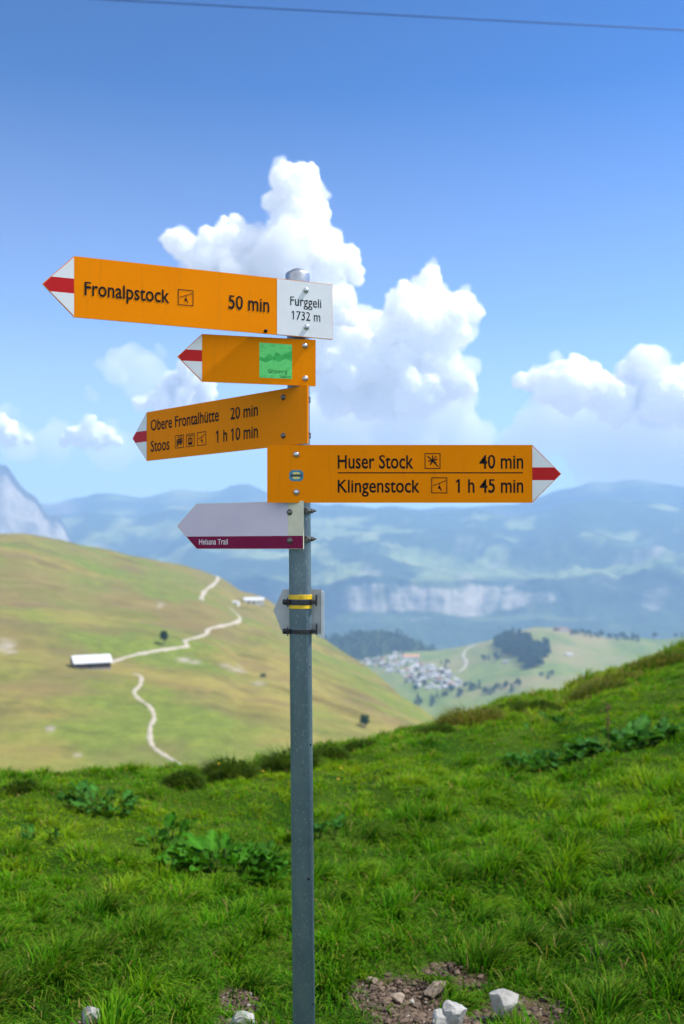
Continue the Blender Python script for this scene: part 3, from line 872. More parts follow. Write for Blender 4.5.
    def clamps(s, ys, side=1, nut=True):
        """steel clamp behind the plate: block against the plate, ring round the post, screw with nut"""
        for py in ys:
            z = CAMZ + (CY - py) / FPX * 2.47
            ax = Vector((post_x(z), 2.5, 0)) - Vector((s.o2.x, s.o2.y, 0))
            cx_, cy_ = ax.dot(s.ex), -ax.dot(s.nrm)
            bm = bmesh.new()
            ri, ro = POST_R + .0005, POST_R + .0024
            for k in range(32):
                pass
            n = 32; rows = []
            for (rr, zz) in ((ri, -.006), (ro, -.006), (ro, .006), (ri, .006)):
                rows.append([bm.verts.new((cx_ + rr * math.cos(2 * math.pi * k / n), cy_ + rr * math.sin(2 * math.pi * k / n), z - s.z0 + zz)) for k in range(n)])
            for i in range(4):
                for k in range(n):
                    bm.faces.new((rows[i][k], rows[i][(k + 1) % n], rows[(i + 1) % 4][(k + 1) % n], rows[(i + 1) % 4][k]))
            yb = cy_ - POST_R - .0026
            if yb - s.t > 0.001: box(bm, cx_ - .026, cx_ + .026, s.t + .0003, yb, z - s.z0 - .0075, z - s.z0 + .0075, .001)
            if nut:
                x0 = cx_ + side * (POST_R - 0.004)
                box(bm, *sorted((x0, x0 + side * .014)), cy_ - .030, cy_ - .024, z - s.z0 - .008, z - s.z0 + .008, .001)
                lathe(bm, [(0, -.001), (.0075, -.001), (.0075, .006), (.0045, .0065), (.0045, .013), (.0065, .0135), (.0065, .018), (.003, .019), (.003, .026), (0, .027)], 6, 'x', (cx_ + side * (POST_R + .000), cy_ - .014, z - s.z0))
                lathe(bm, [(0, -.006), (.0042, -.006), (.0042, .012), (0, .013)], 8, 'y', (cx_ + side * (POST_R + .0115), cy_ - .016, z - s.z0))
            pchild('clamp', bm, M_DKB, smooth=False, parent=s.obj)

# Fronalpstock
b = Board('sign_board', 'topmost yellow arrow board lettered Fronalpstock, with a white end field', (74, 256.8, 317.9), 2.236, (332.5, 283.7, 338.9), 2.475, (42.2, 284.6), M_YEL)
x277 = b.st(277, 300)[0]
b.flat('name_field', [([[(x277, 0.0012), (b.W - .0008, 0.0012), (b.W - .0008, b.H - .0012), (x277, b.H - .0012)]], 0)], -0.0004, [M_WHT])
b.arrow(0.0, (b.st(74, 293.6)[1], b.st(74, 278.8)[1]))
b.text([('Fronalpstock', 84.5, 169.4, 295.2, 281.6), ('50 min', 228.4, 269.2, 308.7, 295.0), ('Furggeli', 290.2, 321.2, 305.3, 296.2), ('1732 m', 291.6, 320.2, 319.4, 310.6)], y=-0.0007)
b.picto('chair', 177.9, 193.4, 288.9, 304.9)
b.bolts([(305.9, 290.4), (306.5, 327.2)], M_BOLT)
b.clamps([297, 327], nut=False)
a = b.st(265.5, 331.0); bm = bmesh.new(); lathe(bm, [(.0042, 0), (.0042, .004), (0, .005)], 10, 'y'); o = pchild('screw', bm, M_BLK, parent=b.obj); o.location = (a[0], 0, a[1])

# board with the green sticker
b = Board('sign_board', 'short blank yellow arrow board with a square green sticker', (202, 333.5, 381.2), 2.393, (315.7, 340.3, 386.6), 2.46, (177.3, 356.2), M_YEL)
b.arrow(0.0, (b.st(202, 361.6)[1], b.st(202, 350.2)[1]))
def m_sticker():
    t = NT('green_sticker'); n = t.noise(38, 5, 0.6, t.coords((1, 1, 1.6)))
    t.base(t.ramp(n, [(0.36, (0.09, 0.66, 0.13)), (0.52, (0.14, 0.80, 0.18)), (0.68, (0.09, 0.64, 0.13))])); t.set(Roughness=0.35); return t.m
st1, st2, st3, st4 = b.st(259.3, 377.6), b.st(292.0, 379.0), b.st(292.0, 344.7), b.st(259.3, 342.5)
M_STK = m_sticker(); M_STD = plain('sticker_dark_green', (0.06, 0.54, 0.11), 0.35, var=0.2, scale=60, spec=0.2)
lerp2 = lambda u, v: tuple((st1[i] * (1 - u) + st2[i] * u) * (1 - v) + (st4[i] * (1 - u) + st3[i] * u) * v for i in (0, 1))
ridge_ = [(0.0, .62), (.14, .56), (.3, .70), (.42, .60), (.52, .76), (.66, .64), (.8, .74), (1, .82), (1, .52), (.8, .58), (.6, .48), (.4, .54), (.2, .44), (.0, .5)]
b.flat('sticker', [([[st1, st2, st3, st4]], 0)], -0.0005, [M_STK])
stq = [[lerp2(*ridge_[i]), lerp2(*ridge_[i + 1]), lerp2(*ridge_[12 - i]), lerp2(*ridge_[13 - i])] for i in range(6)]
b.flat('sticker_drawing', [(stq, 0)], -0.0007, [M_STD])
b.text([('Grutwerg', 267.9, 287.0, 373.0, 369.0), ('Stoos', 279.4, 291.0, 377.8, 374.6)], bold=0.0, name='sticker_lettering', y=-0.0008)
b.bolts([(304.9, 345.8), (305.3, 378.6)], M_BOLT)
b.clamps([349, 377], nut=False)

# Obere Frontalhuette
b = Board('sign_board', 'yellow arrow board lettered Obere Frontalhütte and Stoos, turned away from the camera', (146.8, 412.0, 460.8), 2.914, (307.4, 385.0, 443.4), 2.43, (132.4, 438.4), M_YEL, thick=0.0035)
b.arrow(0.0, (b.st(146.8, 441.5)[1], b.st(146.8, 430.5)[1]))
b.text([('Obere Frontalhütte', 150.8, 219.0, 431.0, 420.2), ('20 min', 230.6, 258.0, 419.8, 408.2), ('Stoos', 150.8, 169.6, 452.0, 441.2), ('1 h 10 min', 216.1, 258.0, 442.8, 430.8)])
b.picto('train', 175.2, 183.8, 435.6, 448.6); b.picto('gondola', 186.2, 194.6, 434.2, 447.2); b.picto('chair', 197.4, 206.2, 432.4, 446.0)
b.bolts([(283.6, 397.4), (283.6, 435.6)], M_DKB, .0075)
b.clamps([398, 434])

# Huser Stock
b = Board('sign_board', 'large yellow arrow board pointing right, lettered Huser Stock and Klingenstock', (267.2, 444.8, 502.7), 2.455, (532.3, 445.0, 502.7), 2.455, (561.3, 474.0), M_YEL)
b.arrow(b.W, (b.st(532, 480.2)[1], b.st(532, 467.4)[1]))
b.text([('Huser Stock', 337.7, 413.4, 468.6, 455.2), ('Klingenstock', 337.7, 419.6, 492.6, 479.8), ('40 min', 479.4, 523.2, 468.7, 455.0), ('1 h 45 min', 455.8, 523.2, 492.8, 479.2)], bars=())
lo, hi = b.st(337.7, 472.8), b.st(522.8, 472.8)
b.flat('divider', [([bar(lo[0], lo[1], hi[0], hi[1], .0026)], 0)], -0.0006, [M_BLK])
b.picto('plant', 424.6, 440.4, 453.2, 468.8); b.picto('chair', 431.3, 447.2, 477.4, 493.3)
c = b.st(296.3, 475.6); pxm = 2.455 / FPX
hexa = lambda w, h: [(c[0] + x * w * pxm, c[1] + z * h * pxm) for x, z in ((-7, -3), (-4.5, -5.5), (4.5, -5.5), (7, -3), (7, 3), (4.5, 5.5), (-4.5, 5.5), (-7, 3))]
b.flat('badge', [([hexa(1, 1)], 0)], -0.0005, [plain('badge_blue', (0.02, 0.22, 0.34), 0.35)])
M_BYEL = plain('badge_yellow', (0.72, 0.62, 0.16), 0.4)
bdl = [([hexa(.55, .62)], 0)]
b.flat('badge_emblem', bdl, -0.0006, [M_BYEL])
b.flat('badge_band', [([[(c[0] + x * pxm, c[1] + z * pxm) for x, z in ((-6, -1.3), (6, -1.3), (6, 1.4), (-6, 1.4))]], 0), ], -0.0007, [plain('badge_dark', (0.02, 0.05, 0.06), 0.4)])
b.bolts([(296.3, 454.5), (296.3, 492.2)], M_BOLT, .0078)
b.clamps([457, 489], nut=False)

# lavender trail board
def m_lav():
    t = NT('faded_lavender'); n = t.noise(5, 4, 0.6, t.coords((1, 1, 1)))
    t.base(t.ramp(n, [(0.3, (0.56, 0.48, 0.60)), (0.7, (0.68, 0.59, 0.69))])); t.set(Roughness=0.3); return t.m
M_LAV = m_lav(); M_PAL = plain('bleached_edge', (0.66, 0.62, 0.46), 0.45, var=0.08, scale=25)
M_MAR = plain('maroon_band', (0.20, 0.004, 0.05), 0.4, var=0.06, spec=0.15)
b = Board('sign_board', 'faded lavender arrow board with a maroon stripe lettered Helsana Trail', (196.6, 502.6, 547.9), 2.596, (303.4, 502.0, 550.2), 2.45, (176.9, 525.0), M_PAL, thick=0.003)
zb1 = b.st(197, 535.3)[1]; zb2 = b.st(303, 537.0)[1]; zb = (zb1 + zb2) / 2
xl = b.st(288.0, 525)[0]; tx, tz = b.tip
ls = lambda z: tx * (1 - abs(z - tz) / ((b.H - tz) if z > tz else tz))
b.flat('film', [([[(0.001, b.H - .001), (tx + .0025, tz), (ls(zb) + .002, zb), (xl, zb), (xl, b.H - .001)]], 0)], -0.0004, [M_LAV])
b.flat('stripe', [([[(ls(zb) + .002, zb), (0.001, 0.001), (b.W - .001, .001), (b.W - .001, zb)]], 0)], -0.0004, [M_MAR])
b.text([('Helsana Trail', 199.2, 227.8, 544.6, 539.2)], mat=plain('lettering_white', (0.75, 0.73, 0.75), 0.4), y=-0.0006)
b.bolts([(289.7, 512.2), (289.9, 540.6)], M_DKB, .0078)
b.clamps([511, 539])

# grey back of a board on the far side
b = Board('sign_board', 'bare grey metal back of a small sign behind the post', (282.9, 587.0, 630.5), 2.545, (322.4, 591.7, 638.2), 2.545, (273.3, 606.5), M_ALU)
r = [b.st(321.2, 638.4), b.st(324.3, 638.4), b.st(324.3, 591.6), b.st(321.2, 591.6)]
b.prism('rim', [r], -0.006, 0.0115, [plain('rim_white', (0.75, 0.77, 0.8), 0.35, var=.03)])
def band(name, y0, y1, mat, rad, tail=0.0, label=None):
    za, zb_ = (CAMZ + (CY - y) / FPX * 2.47 for y in (y1, y0))
    bm = bmesh.new(); c = Vector((post_x((za + zb_) / 2), 2.5, 0)) - Vector((BASE.x, BASE.y, 0))
    z0, z1 = za - BASE.z, zb_ - BASE.z
    lathe(bm, [(POST_R + .0002, z0), (POST_R + rad, z0 + .0006), (POST_R + rad, z1 - .0006), (POST_R + .0002, z1)], 40, 'z', (c.x, c.y, 0))
    if tail:
        box(bm, c.x + POST_R - .004, c.x + POST_R + .0135, c.y - .012, c.y - .007, z0 + .001, z1 - .001, .0006)
        box(bm, c.x + POST_R + .0105, c.x + POST_R + .0145, c.y - .016, c.y + .030, z0 - .003, z1 + .013, .0006)
        box(bm, c.x - POST_R - .010, c.x - POST_R + .004, c.y - .014, c.y - .005, z0 - .001, z1 + .001, .0006)
        lathe(bm, [(0, -.006), (.0055, -.006), (.007, -.003), (.007, .002), (.004, .0025), (.004, .008), (0, .009)], 10, 'x', (c.x - POST_R - .010, c.y - .012, (z0 + z1) / 2 + .001))
        lathe(bm, [(0, -.011), (.0016, -.011), (.0016, .011), (0, .011)], 6, 'z', (c.x - POST_R - .0035, c.y - .016, (z0 + z1) / 2))
    o = pchild(name, bm, mat, smooth=False)
    if label: o['label'] = label
band('yellow_band', 595.0, 599.8, M_YBAND, .0018)
band('yellow_band', 605.4, 609.2, M_YBAND, .0018)
band('clamp_band', 600.4, 605.2, M_DARK, .0026, 1, 'dark clamp band between the two yellow bands')
band('clamp_band', 630.0, 634.2, M_DARK, .0026, 1, 'lower dark clamp band below the yellow bands')

# ------------------------------------------------------------------ overhead cable
pa, pb = ray_pt(-260, -21, 13.0), ray_pt(900, 41, 15.0)
n = 60; V = []
for i in range(n + 1):
    u = i / n; c = pa.lerp(pb, u); c.z -= 0.06 * u * (1 - u) - 0.0
    for k in range(8): V.append((c.x, c.y + 0.0085 * math.cos(k * math.pi / 4), c.z + 0.0085 * math.sin(k * math.pi / 4)))
F = np.array([[i * 8 + k, i * 8 + (k + 1) % 8, (i + 1) * 8 + (k + 1) % 8, (i + 1) * 8 + k] for i in range(n) for k in range(8)])
tag(mesh_np('cable', V, F, plain('cable_steel', (0.03, 0.09, 0.30), 0.5)), 'thin dark overhead cable crossing the blue sky', 'cable')
# ------------------------------------------------------------------ grass
def m_blade(name, trans=0.35, rough=0.45, spec=0.35):
    t = NT(name)
    c = t.attr('tint')
    t.base(c); t.set(Roughness=rough); t.b.inputs['Specular IOR Level'].default_value = spec
    tr = t.node('ShaderNodeBsdfTranslucent'); t.link(t.mix(1.0, c, (1.25, 1.15, 0.5), 'MULTIPLY'), tr.inputs['Color'])
    mx = t.node('ShaderNodeMixShader'); mx.inputs[0].default_value = trans
    t.link(t.b.outputs[0], mx.inputs[1]); t.link(tr.outputs[0], mx.inputs[2]); t.link(mx.outputs[0], t.out.inputs['Surface'])
    return t.m
M_GRASS = m_blade('grass_blades', 0.4, 0.6, 0.04)

def blades(root, L, W, az, tilt, droop, tint, tipmix, rng, tipcol=(0.28, 0.34, 0.03)):
    """root (n,3); az lean azimuth; tilt from vertical; returns V,F,colours of tapered three-segment blades"""
    n = len(root)
    ts = np.array([0, 0.35, 0.7, 1.0])
    h = np.stack([np.cos(az), np.sin(az), 0 * az], -1)
    side_a = az + np.pi / 2 + rng.normal(0, 0.7, n)
    sd = np.stack([np.cos(side_a), np.sin(side_a), 0 * az], -1)
    V = np.empty((n, 7, 3)); C = np.empty((n, 7, 3)); k = 0
    wid = [1.0, 0.85, 0.55]
    for i, t in enumerate(ts):
        ang = tilt + droop * t * t
        p = root + h * (L * t * np.sin(ang))[:, None]
        p[:, 2] += L * t * np.cos(ang)
        col = tint * (1 - (tipmix * t ** 2)[:, None]) + np.array(tipcol) * (tipmix * t ** 2)[:, None]
        if i < 3:
            V[:, k] = p - sd * (W * wid[i] / 2)[:, None]; V[:, k + 1] = p + sd * (W * wid[i] / 2)[:, None]
            C[:, k] = col; C[:, k + 1] = col; k += 2
        else:
            V[:, k] = p; C[:, k] = col
    b = (np.arange(n) * 7)[:, None]
    Q = np.concatenate([b + np.array([[0, 1, 3, 2]]), b + np.array([[2, 3, 5, 4]])]); T = b + np.array([[4, 5, 6]])
    return V.reshape(-1, 3), [Q, T], C.reshape(-1, 3)

DOCKS = [(222, 866, 0.38, 78, .13), (100, 806, 0.27, 26, .12), (545, 770, 0.30, 34, .15), (626, 749, 0.42, 56, .17), (322, 835, 0.12, 6, .13), (541, 727, .25, 10, .12), (168, 846, .15, 12, .11), (38, 842, .10, 6, .08)]
DPOS = [(ground_hit(d[0], d[1]), d) for d in DOCKS]

def make_grass(rng):
    """tussocks on a jittered grid, each with its own height, lean and tone, and a short sward between them"""
    def lenfac(px, Y):
        s = np.clip((Y - 1.75) / (interp(px, CDIST) - 1.75), 0, 1.2)
        rr = np.clip((px - 380) / 250, 0, 1) * np.clip((s - .8) / .15, 0, 1)
        return s, np.interp(s, [0, .3, .5, .75, 1.0, 1.2], [1.1, 1.08, .85, .56, .66, .75]) * (1 + 0.9 * rr)
    sp = 0.205
    CXg, CYg = np.meshgrid(np.arange(-8.5, 8.5, sp), np.arange(1.7, 17.5, sp))
    X = (CXg + rng.uniform(-.48, .48, CXg.shape) * sp).ravel(); Y = (CYg + rng.uniform(-.48, .48, CXg.shape) * sp).ravel()
    px = CX + FPX * X / Y
    k = (np.abs(X / Y) < 0.6) & (Y < interp(px, CDIST) + 1.5)
    X, Y, px = X[k], Y[k], px[k]
    s, lf = lenfac(px, Y)
    patch = fbm(X / 1.2, Y / 1.2, octs=2, seed=201)
    vig = np.clip(0.62 + 0.35 * patch + rng.normal(0, .27, len(X)), 0.12, 1.4)       # vigour of each tussock
    n_b = (np.clip(1100 / Y, 105, 380) * np.clip(vig, .35, 1.2)).astype(int)
    idx = np.repeat(np.arange(len(X)), n_b); n = len(idx)
    ra = rng.uniform(0, 2 * np.pi, n); q = np.abs(rng.normal(0, 1, n)); rr = q * (0.045 + 0.035 * vig[idx])
    bx1, by1 = X[idx] + rr * np.cos(ra), Y[idx] + rr * np.sin(ra)
    L1 = (0.045 + 0.095 * vig)[idx] * lf[idx] * rng.uniform(.5, 1.15, n) * np.clip(1.1 - 0.16 * q, .4, 1.1)
    lA = (fbm(X / 0.8, Y / 0.8, octs=2, seed=211) * 3.0 - 0.4 + rng.normal(0, .7, len(X)))[idx]
    lm = (0.25 + 0.45 * rng.uniform(0, 1, len(X)))[idx]
    dv = np.stack([np.cos(lA) * lm + np.cos(ra) * np.minimum(q, 1.8) * .42, np.sin(lA) * lm + np.sin(ra) * np.minimum(q, 1.8) * .42], -1) + rng.normal(0, .2, (n, 2))
    tone1 = (0.40 + 0.40 * fbm(X / 1.9, Y / 1.9, octs=2, seed=221) + rng.normal(0, .17, len(X)))[idx]
    # short sward
    m = 150000
    u = rng.uniform(-.6, .6, m); Yc = interp(CX + FPX * u, CDIST); Y2 = 1.75 + (Yc + 1.4 - 1.75) * rng.uniform(0, 1, m) ** 1.05; X2 = u * Y2
    s2, lf2 = lenfac(CX + FPX * u, Y2)
    L2 = rng.uniform(.022, .075, m) * np.clip(lf2, .7, 1.2)
    dv2 = rng.normal(0, .6, (m, 2)); tone2 = 0.38 + .4 * fbm(X2 / 1.9, Y2 / 1.9, octs=2, seed=221) + .25 * np.clip((s2 - .35) * 1.6, 0, 1)
    BX_, BY_ = np.concatenate([bx1, X2]), np.concatenate([by1, Y2]); L = np.concatenate([L1, L2]); dv = np.concatenate([dv, dv2]); tone = np.concatenate([tone1 + .22 * np.clip((s[idx] - .35) * 1.6, 0, 1), tone2])
    S_ = np.concatenate([s[idx], s2])
    keep = rng.uniform(0, 1, len(L)) > np.clip(soil_mask(BX_, BY_) * 1.25, 0, 0.985)
    for p, d in DPOS:
        keep &= ~((np.hypot((BX_ - p.x) / d[2], (BY_ - p.y) / (d[2] * .7)) < 0.8) & (rng.uniform(0, 1, len(L)) < 0.45))
    BX_, BY_, L, dv, tone, S_ = (a[keep] for a in (BX_, BY_, L, dv, tone, S_)); n = len(L)
    az = np.arctan2(dv[:, 1], dv[:, 0]); tl = np.clip(np.hypot(dv[:, 0], dv[:, 1]), .05, 1.4)
    tilt = 0.12 + 0.50 * tl * rng.uniform(.6, 1.2, n); droop = 0.2 + 0.85 * tl * rng.uniform(.3, 1.2, n)
    W = (0.0036 + 0.0024 * rng.uniform(0, 1, n)) * (0.8 + BY_ / 7.0)
    hue = np.clip(tone + rng.normal(0, .17, n), 0, 1)
    deep, fresh, yel = np.array([0.010, 0.075, 0.001]), np.array([0.052, 0.24, 0.002]), np.array([0.21, 0.34, 0.006])
    h2 = np.clip(hue * 2, 0, 1)[:, None]; h3 = np.clip(hue * 2 - 1, 0, 1)[:, None]
    tint = (deep * (1 - h2) + fresh * h2) * (1 - h3) + yel * h3
    pxx = CX + FPX * BX_ / BY_
    dry = rng.uniform(0, 1, n) < (0.03 + 0.05 * np.clip((S_ - .5) * 2, 0, 1) + 0.22 * np.clip((pxx - 400) / 250, 0, 1) * np.clip((S_ - .84) / .1, 0, 1))
    tint[dry] = np.array([0.32, 0.24, 0.085]) * rng.uniform(.6, 1.1, (dry.sum(), 1))
    tipm = np.clip(rng.normal(0.38, 0.27, n), 0, 0.9)
    V, F, Cc = blades(np.stack([BX_, BY_, gz(BX_, BY_) - .012], -1), L, W, az, tilt, droop, tint, tipm, rng)
    print('grass blades', n)
    o = mesh_np('grass', V, F, M_GRASS, smooth=False, attrs={'tint': Cc})
    return tag(o, 'short lush green meadow grass with yellowish tips', 'grass', kind='stuff')
make_grass(np.random.default_rng(77))

# ------------------------------------------------------------------ soil crumbs and stones
def m_stone(name, lo, hi):
    t = NT(name); v = t.coords()
    n = t.noise(22, 8, 0.7, v); n2 = t.noise(110, 4, 0.7, v)
    c = t.ramp(n, [(0.3, lo), (0.6, hi)])
    c = t.mix(t.ramp(n2, [(0.62, (0, 0, 0)), (0.72, (0.5,) * 3)]), c, tuple(x * 0.55 for x in lo))
    t.base(c); t.set(Roughness=0.85); t.b.inputs['Specular IOR Level'].default_value = 0.25
    t.bump(n, 0.5, 0.012); return t.m
M_LIME = m_stone('limestone', (0.20, 0.195, 0.18), (0.40, 0.39, 0.365)); M_CLOD = m_stone('earth_clod', (0.10, 0.07, 0.05), (0.30, 0.24, 0.18))

def stone_bm(rx, ry, rz, cuts, rng, sub=3):
    bm = bmesh.new(); bmesh.ops.create_icosphere(bm, subdivisions=sub, radius=1)
    for v in bm.verts:
        v.co *= 1 + 0.10 * float(vnoise(np.array([v.co.x * 2.1]), np.array([v.co.y * 2.1]), np.array([v.co.z * 2.1]), int(rng.integers(1, 9))) [0])
    for _ in range(cuts):
        d = Vector(rng.normal(size=3)).normalized(); k = rng.uniform(0.48, 0.82)
        for v in bm.verts:
            e = v.co.dot(d) - k
            if e > 0: v.co -= d * e
    for v in bm.verts:
        v.co += v.co.normalized() * 0.035 * float(vnoise(np.array([v.co.x * 7]), np.array([v.co.y * 7]), np.array([v.co.z * 7]), 3)[0])
        v.co = Vector((v.co.x * rx, v.co.y * ry, v.co.z * rz))
    return bm

srng = np.random.default_rng(12)
for (px, py, rx, ry, rz, lab) in (
        (503, 1017, .064, .05, .072, 'angular pale limestone block on the bare soil right of the post'),
        (456, 1024, .060, .045, .05, 'broken whitish stone cut by the lower edge, left of the angular limestone block'),
        (442, 1026, .05, .05, .03, 'low pale stone beside the broken whitish stone at the lower edge'),
        (242, 1030, .07, .05, .05, 'flat pale stone in the grass just left of the post foot'),
        (92, 1024, .045, .035, .038, 'small white stone in the grass at the lower left'),
        (436, 992, .05, .04, .022, None), (398, 999, .035, .03, .016, None), (372, 983, .03, .025, .012, None)):
    p = ground_hit(px, py)
    bm = stone_bm(rx, ry, rz, 13, srng)
    o = bm_obj('stone', bm, M_LIME if lab else M_CLOD)
    o.location = p + Vector((0, 0, rz * 0.62)); o.rotation_euler = (srng.uniform(-.2, .2), srng.uniform(-.2, .2), srng.uniform(0, 6))
    tag(o, lab or 'brown earthy stone lying in the bare soil patch right of the post', 'stone', 'stones on the bare soil' if not lab else None)
cb = bmesh.new(); bmesh.ops.create_icosphere(cb, subdivisions=1, radius=1)
cv = np.array([v.co[:] for v in cb.verts]); cf = np.array([[v.index for v in f.verts] for f in cb.faces]); cb.free()
VV_, FF_, CC_ = [], [], []
for (sx, sy, rx, ry) in SOIL:
    for _ in range(int(2600 * rx * ry / .03)):
        a, r = srng.uniform(0, 6.28), math.sqrt(srng.uniform(0, 1.3))
        x, y = sx + rx * r * math.cos(a), sy + ry * r * math.sin(a)
        sz = min(0.021, 0.0022 * math.exp(abs(srng.normal(0, .75))))
        sc = np.array([1, srng.uniform(.6, 1), srng.uniform(.35, .8)]) * sz
        q = cv * (1 + 0.3 * srng.uniform(-1, 1, cv.shape)) * sc
        th = srng.uniform(0, 6.28); q = np.stack([q[:, 0] * math.cos(th) - q[:, 1] * math.sin(th), q[:, 0] * math.sin(th) + q[:, 1] * math.cos(th), q[:, 2]], -1)
        FF_.append(cf + len(VV_) * len(cv)); VV_.append(q + np.array([x, y, float(gz(x, y)) - .012 + sz * .3]))
        k = srng.uniform(0, 1)
        cc = np.array([0.045, 0.028, 0.018]) * (1 - k) + np.array([0.15, 0.105, 0.07]) * k
        if srng.uniform() < 0.035: cc = np.array([0.30, 0.28, 0.25])
        CC_.append(np.repeat(cc[None], len(cv), 0))
t = NT('soil_crumbs'); t.base(t.attr('tint')); t.set(Roughness=0.95)
tag(mesh_np('gravel', np.concatenate(VV_), np.concatenate(FF_), t.m, smooth=False, attrs={'tint': np.concatenate(CC_)}), 'loose brown crumbs and gravel on the bare soil', 'gravel', kind='stuff')

# ------------------------------------------------------------------ alpine docks
M_LEAF = m_blade('dock_leaf', 0.3, 0.6, 0.05); M_STEM = plain('dock_stem', (0.10, 0.12, 0.04), 0.6)
def leaf(L, W, az, tilt, droop, pet, rng, tint):
    nu, nv = 5, 9; V, C = [], []
    h = np.array([math.cos(az), math.sin(az), 0]); sd = np.array([-math.sin(az), math.cos(az), 0]); ph = rng.uniform(0, 6, 3)
    base = h * pet * math.sin(tilt * .5) + np.array([0, 0, pet * math.cos(tilt * .5)])
    p = base.copy(); roll = rng.normal(0, .35)
    for j in range(nv):
        v = j / (nv - 1)
        w = W * (np.sin(np.pi * min(1, v * 0.86 + 0.14)) ** 0.75) * (1.06 - 0.28 * v) if v < 1 else 0.002
        ang = tilt + droop * v
        dr = h * math.sin(ang) + np.array([0, 0, math.cos(ang)])
        nrm = np.cross(sd, dr)
        for i in range(nu):
            u = i / (nu - 1) * 2 - 1
            q = p + sd * (u * w / 2) + nrm * (-(abs(u) ** 1.4) * w * 0.16 + roll * u * w * .3 + 0.012 * math.sin(v * 9 + ph[0] + u) * abs(u) + 0.008 * math.sin(v * 17 + ph[1]) * abs(u))
            if v == 0: q = q - dr * abs(u) * W * 0.16
            V.append(q)
            k = 1.0 + (0.45 if i == 2 else 0) + 0.12 * math.sin(v * 22 + abs(u) * 6)
            C.append(tint * k)
        p = p + dr * L / (nv - 1)
    return np.array(V), grid_faces(nv, nu), np.array(C), base

def tube(pts, r0, r1, n=6):
    V = []
    for i, p in enumerate(pts):
        r = r0 + (r1 - r0) * i / (len(pts) - 1)
        for k in range(n): V.append((p[0] + r * math.cos(2 * math.pi * k / n), p[1] + r * math.sin(2 * math.pi * k / n), p[2]))
    return np.array(V), np.array([[i * n + k, i * n + (k + 1) % n, (i + 1) * n + (k + 1) % n, (i + 1) * n + k] for i in range(len(pts) - 1) for k in range(n)])

class Acc:
    def __init__(s): s.V, s.F, s.C, s.n = [], [], [], 0
    def add(s, V, F, C=None):
        s.V.append(V); s.F.append(F + s.n); s.n += len(V)
        if C is not None: s.C.append(C)
    def obj(s, name, mat, parent=None, smooth=True):
        quads = [f for f in s.F if f.shape[1] == 4]; tris = [f for f in s.F if f.shape[1] == 3]
        F = [np.concatenate(x) for x in (quads, tris) if x]
        return mesh_np(name, np.concatenate(s.V), F, mat, parent, smooth, {'tint': np.concatenate(s.C)} if s.C else None)

def dock(p, rad, n, size, rng, label, seedstalk=0, tint0=(0.020, 0.09, 0.012)):
    root = thing('dock_plant', label, 'plant', p)
    for i in range(n):
        A = Acc()
        a = rng.uniform(0, 6.28); r = rad * math.sqrt(rng.uniform(0, 1)) * .8
        x, y = r * math.cos(a), r * math.sin(a) * 0.65
        z = float(gz(p.x + x, p.y + y)) - p.z - .01
        L = size * rng.uniform(.6, 1.05); out = a + rng.normal(0, .8)
        k = rng.uniform(0.7, 1.5)
        tint = np.array(tint0) * k + np.array([0.014, 0.02, 0.004]) * rng.uniform(0, 1)
        V, F, C, b0 = leaf(L, L * rng.uniform(.55, .8), out, rng.uniform(.75, 1.3) * (0.62 + 0.5 * r / rad), rng.uniform(.4, .9), rng.uniform(.025, .105) * (1.25 - r / rad * .7), rng, tint)
        A.add(V + np.array([x, y, z]), F, C)
        tv, tf = tube([np.array([x, y, z - .01]), np.array([x, y, z]) + b0 * .5 + np.array([0, 0, .004]), np.array([x, y, z]) + b0], .004, .003, 5)
        A.add(tv, tf, np.repeat(np.array([[0.07, 0.10, 0.03]]), len(tv), 0))
        A.obj('leaf', M_LEAF, root)
    for k in range(seedstalk):
        T = Acc(); x, y = rng.uniform(-.6, .6) * rad, rng.uniform(-.3, .3) * rad; h = rng.uniform(.34, .40)
        pts = [np.array([x + .02 * i / 6 * k, y, h * i / 6]) for i in range(7)]
        tv, tf = tube(pts, .004, .002, 5); T.add(tv, tf)
        for q in range(40):
            zq = h * rng.uniform(.45, 1); c = np.array([x + rng.normal(0, .010), y + rng.normal(0, .010), zq])
            T.add(cv * .006 + c, cf)
        T.obj('seed_stalk', plain('dry_seed_stalk', (0.13, 0.055, 0.025), 0.8, var=.3), root)
drng = np.random.default_rng(31)
DLAB = ['wide clump of broad dock leaves left of the post', 'small dark dock clump near the left part of the meadow edge', 'dark dock clump on the right slope, the nearer of the two big ones',
        'largest dock clump, high on the right slope', 'few dock leaves peeking out just right of the post', 'low leafy patch just below the ridge right of centre', 'few broad leaves at the left end of the wide dock clump', 'small single dock rosette at the far left of the meadow']
for i, (p, d) in enumerate(DPOS):
    dock(p, d[2], d[3], d[4], drng, DLAB[i], 1 if i == 3 else 0, (0.026, 0.108, 0.005) if i in (0, 6) else (0.024, 0.098, 0.012))

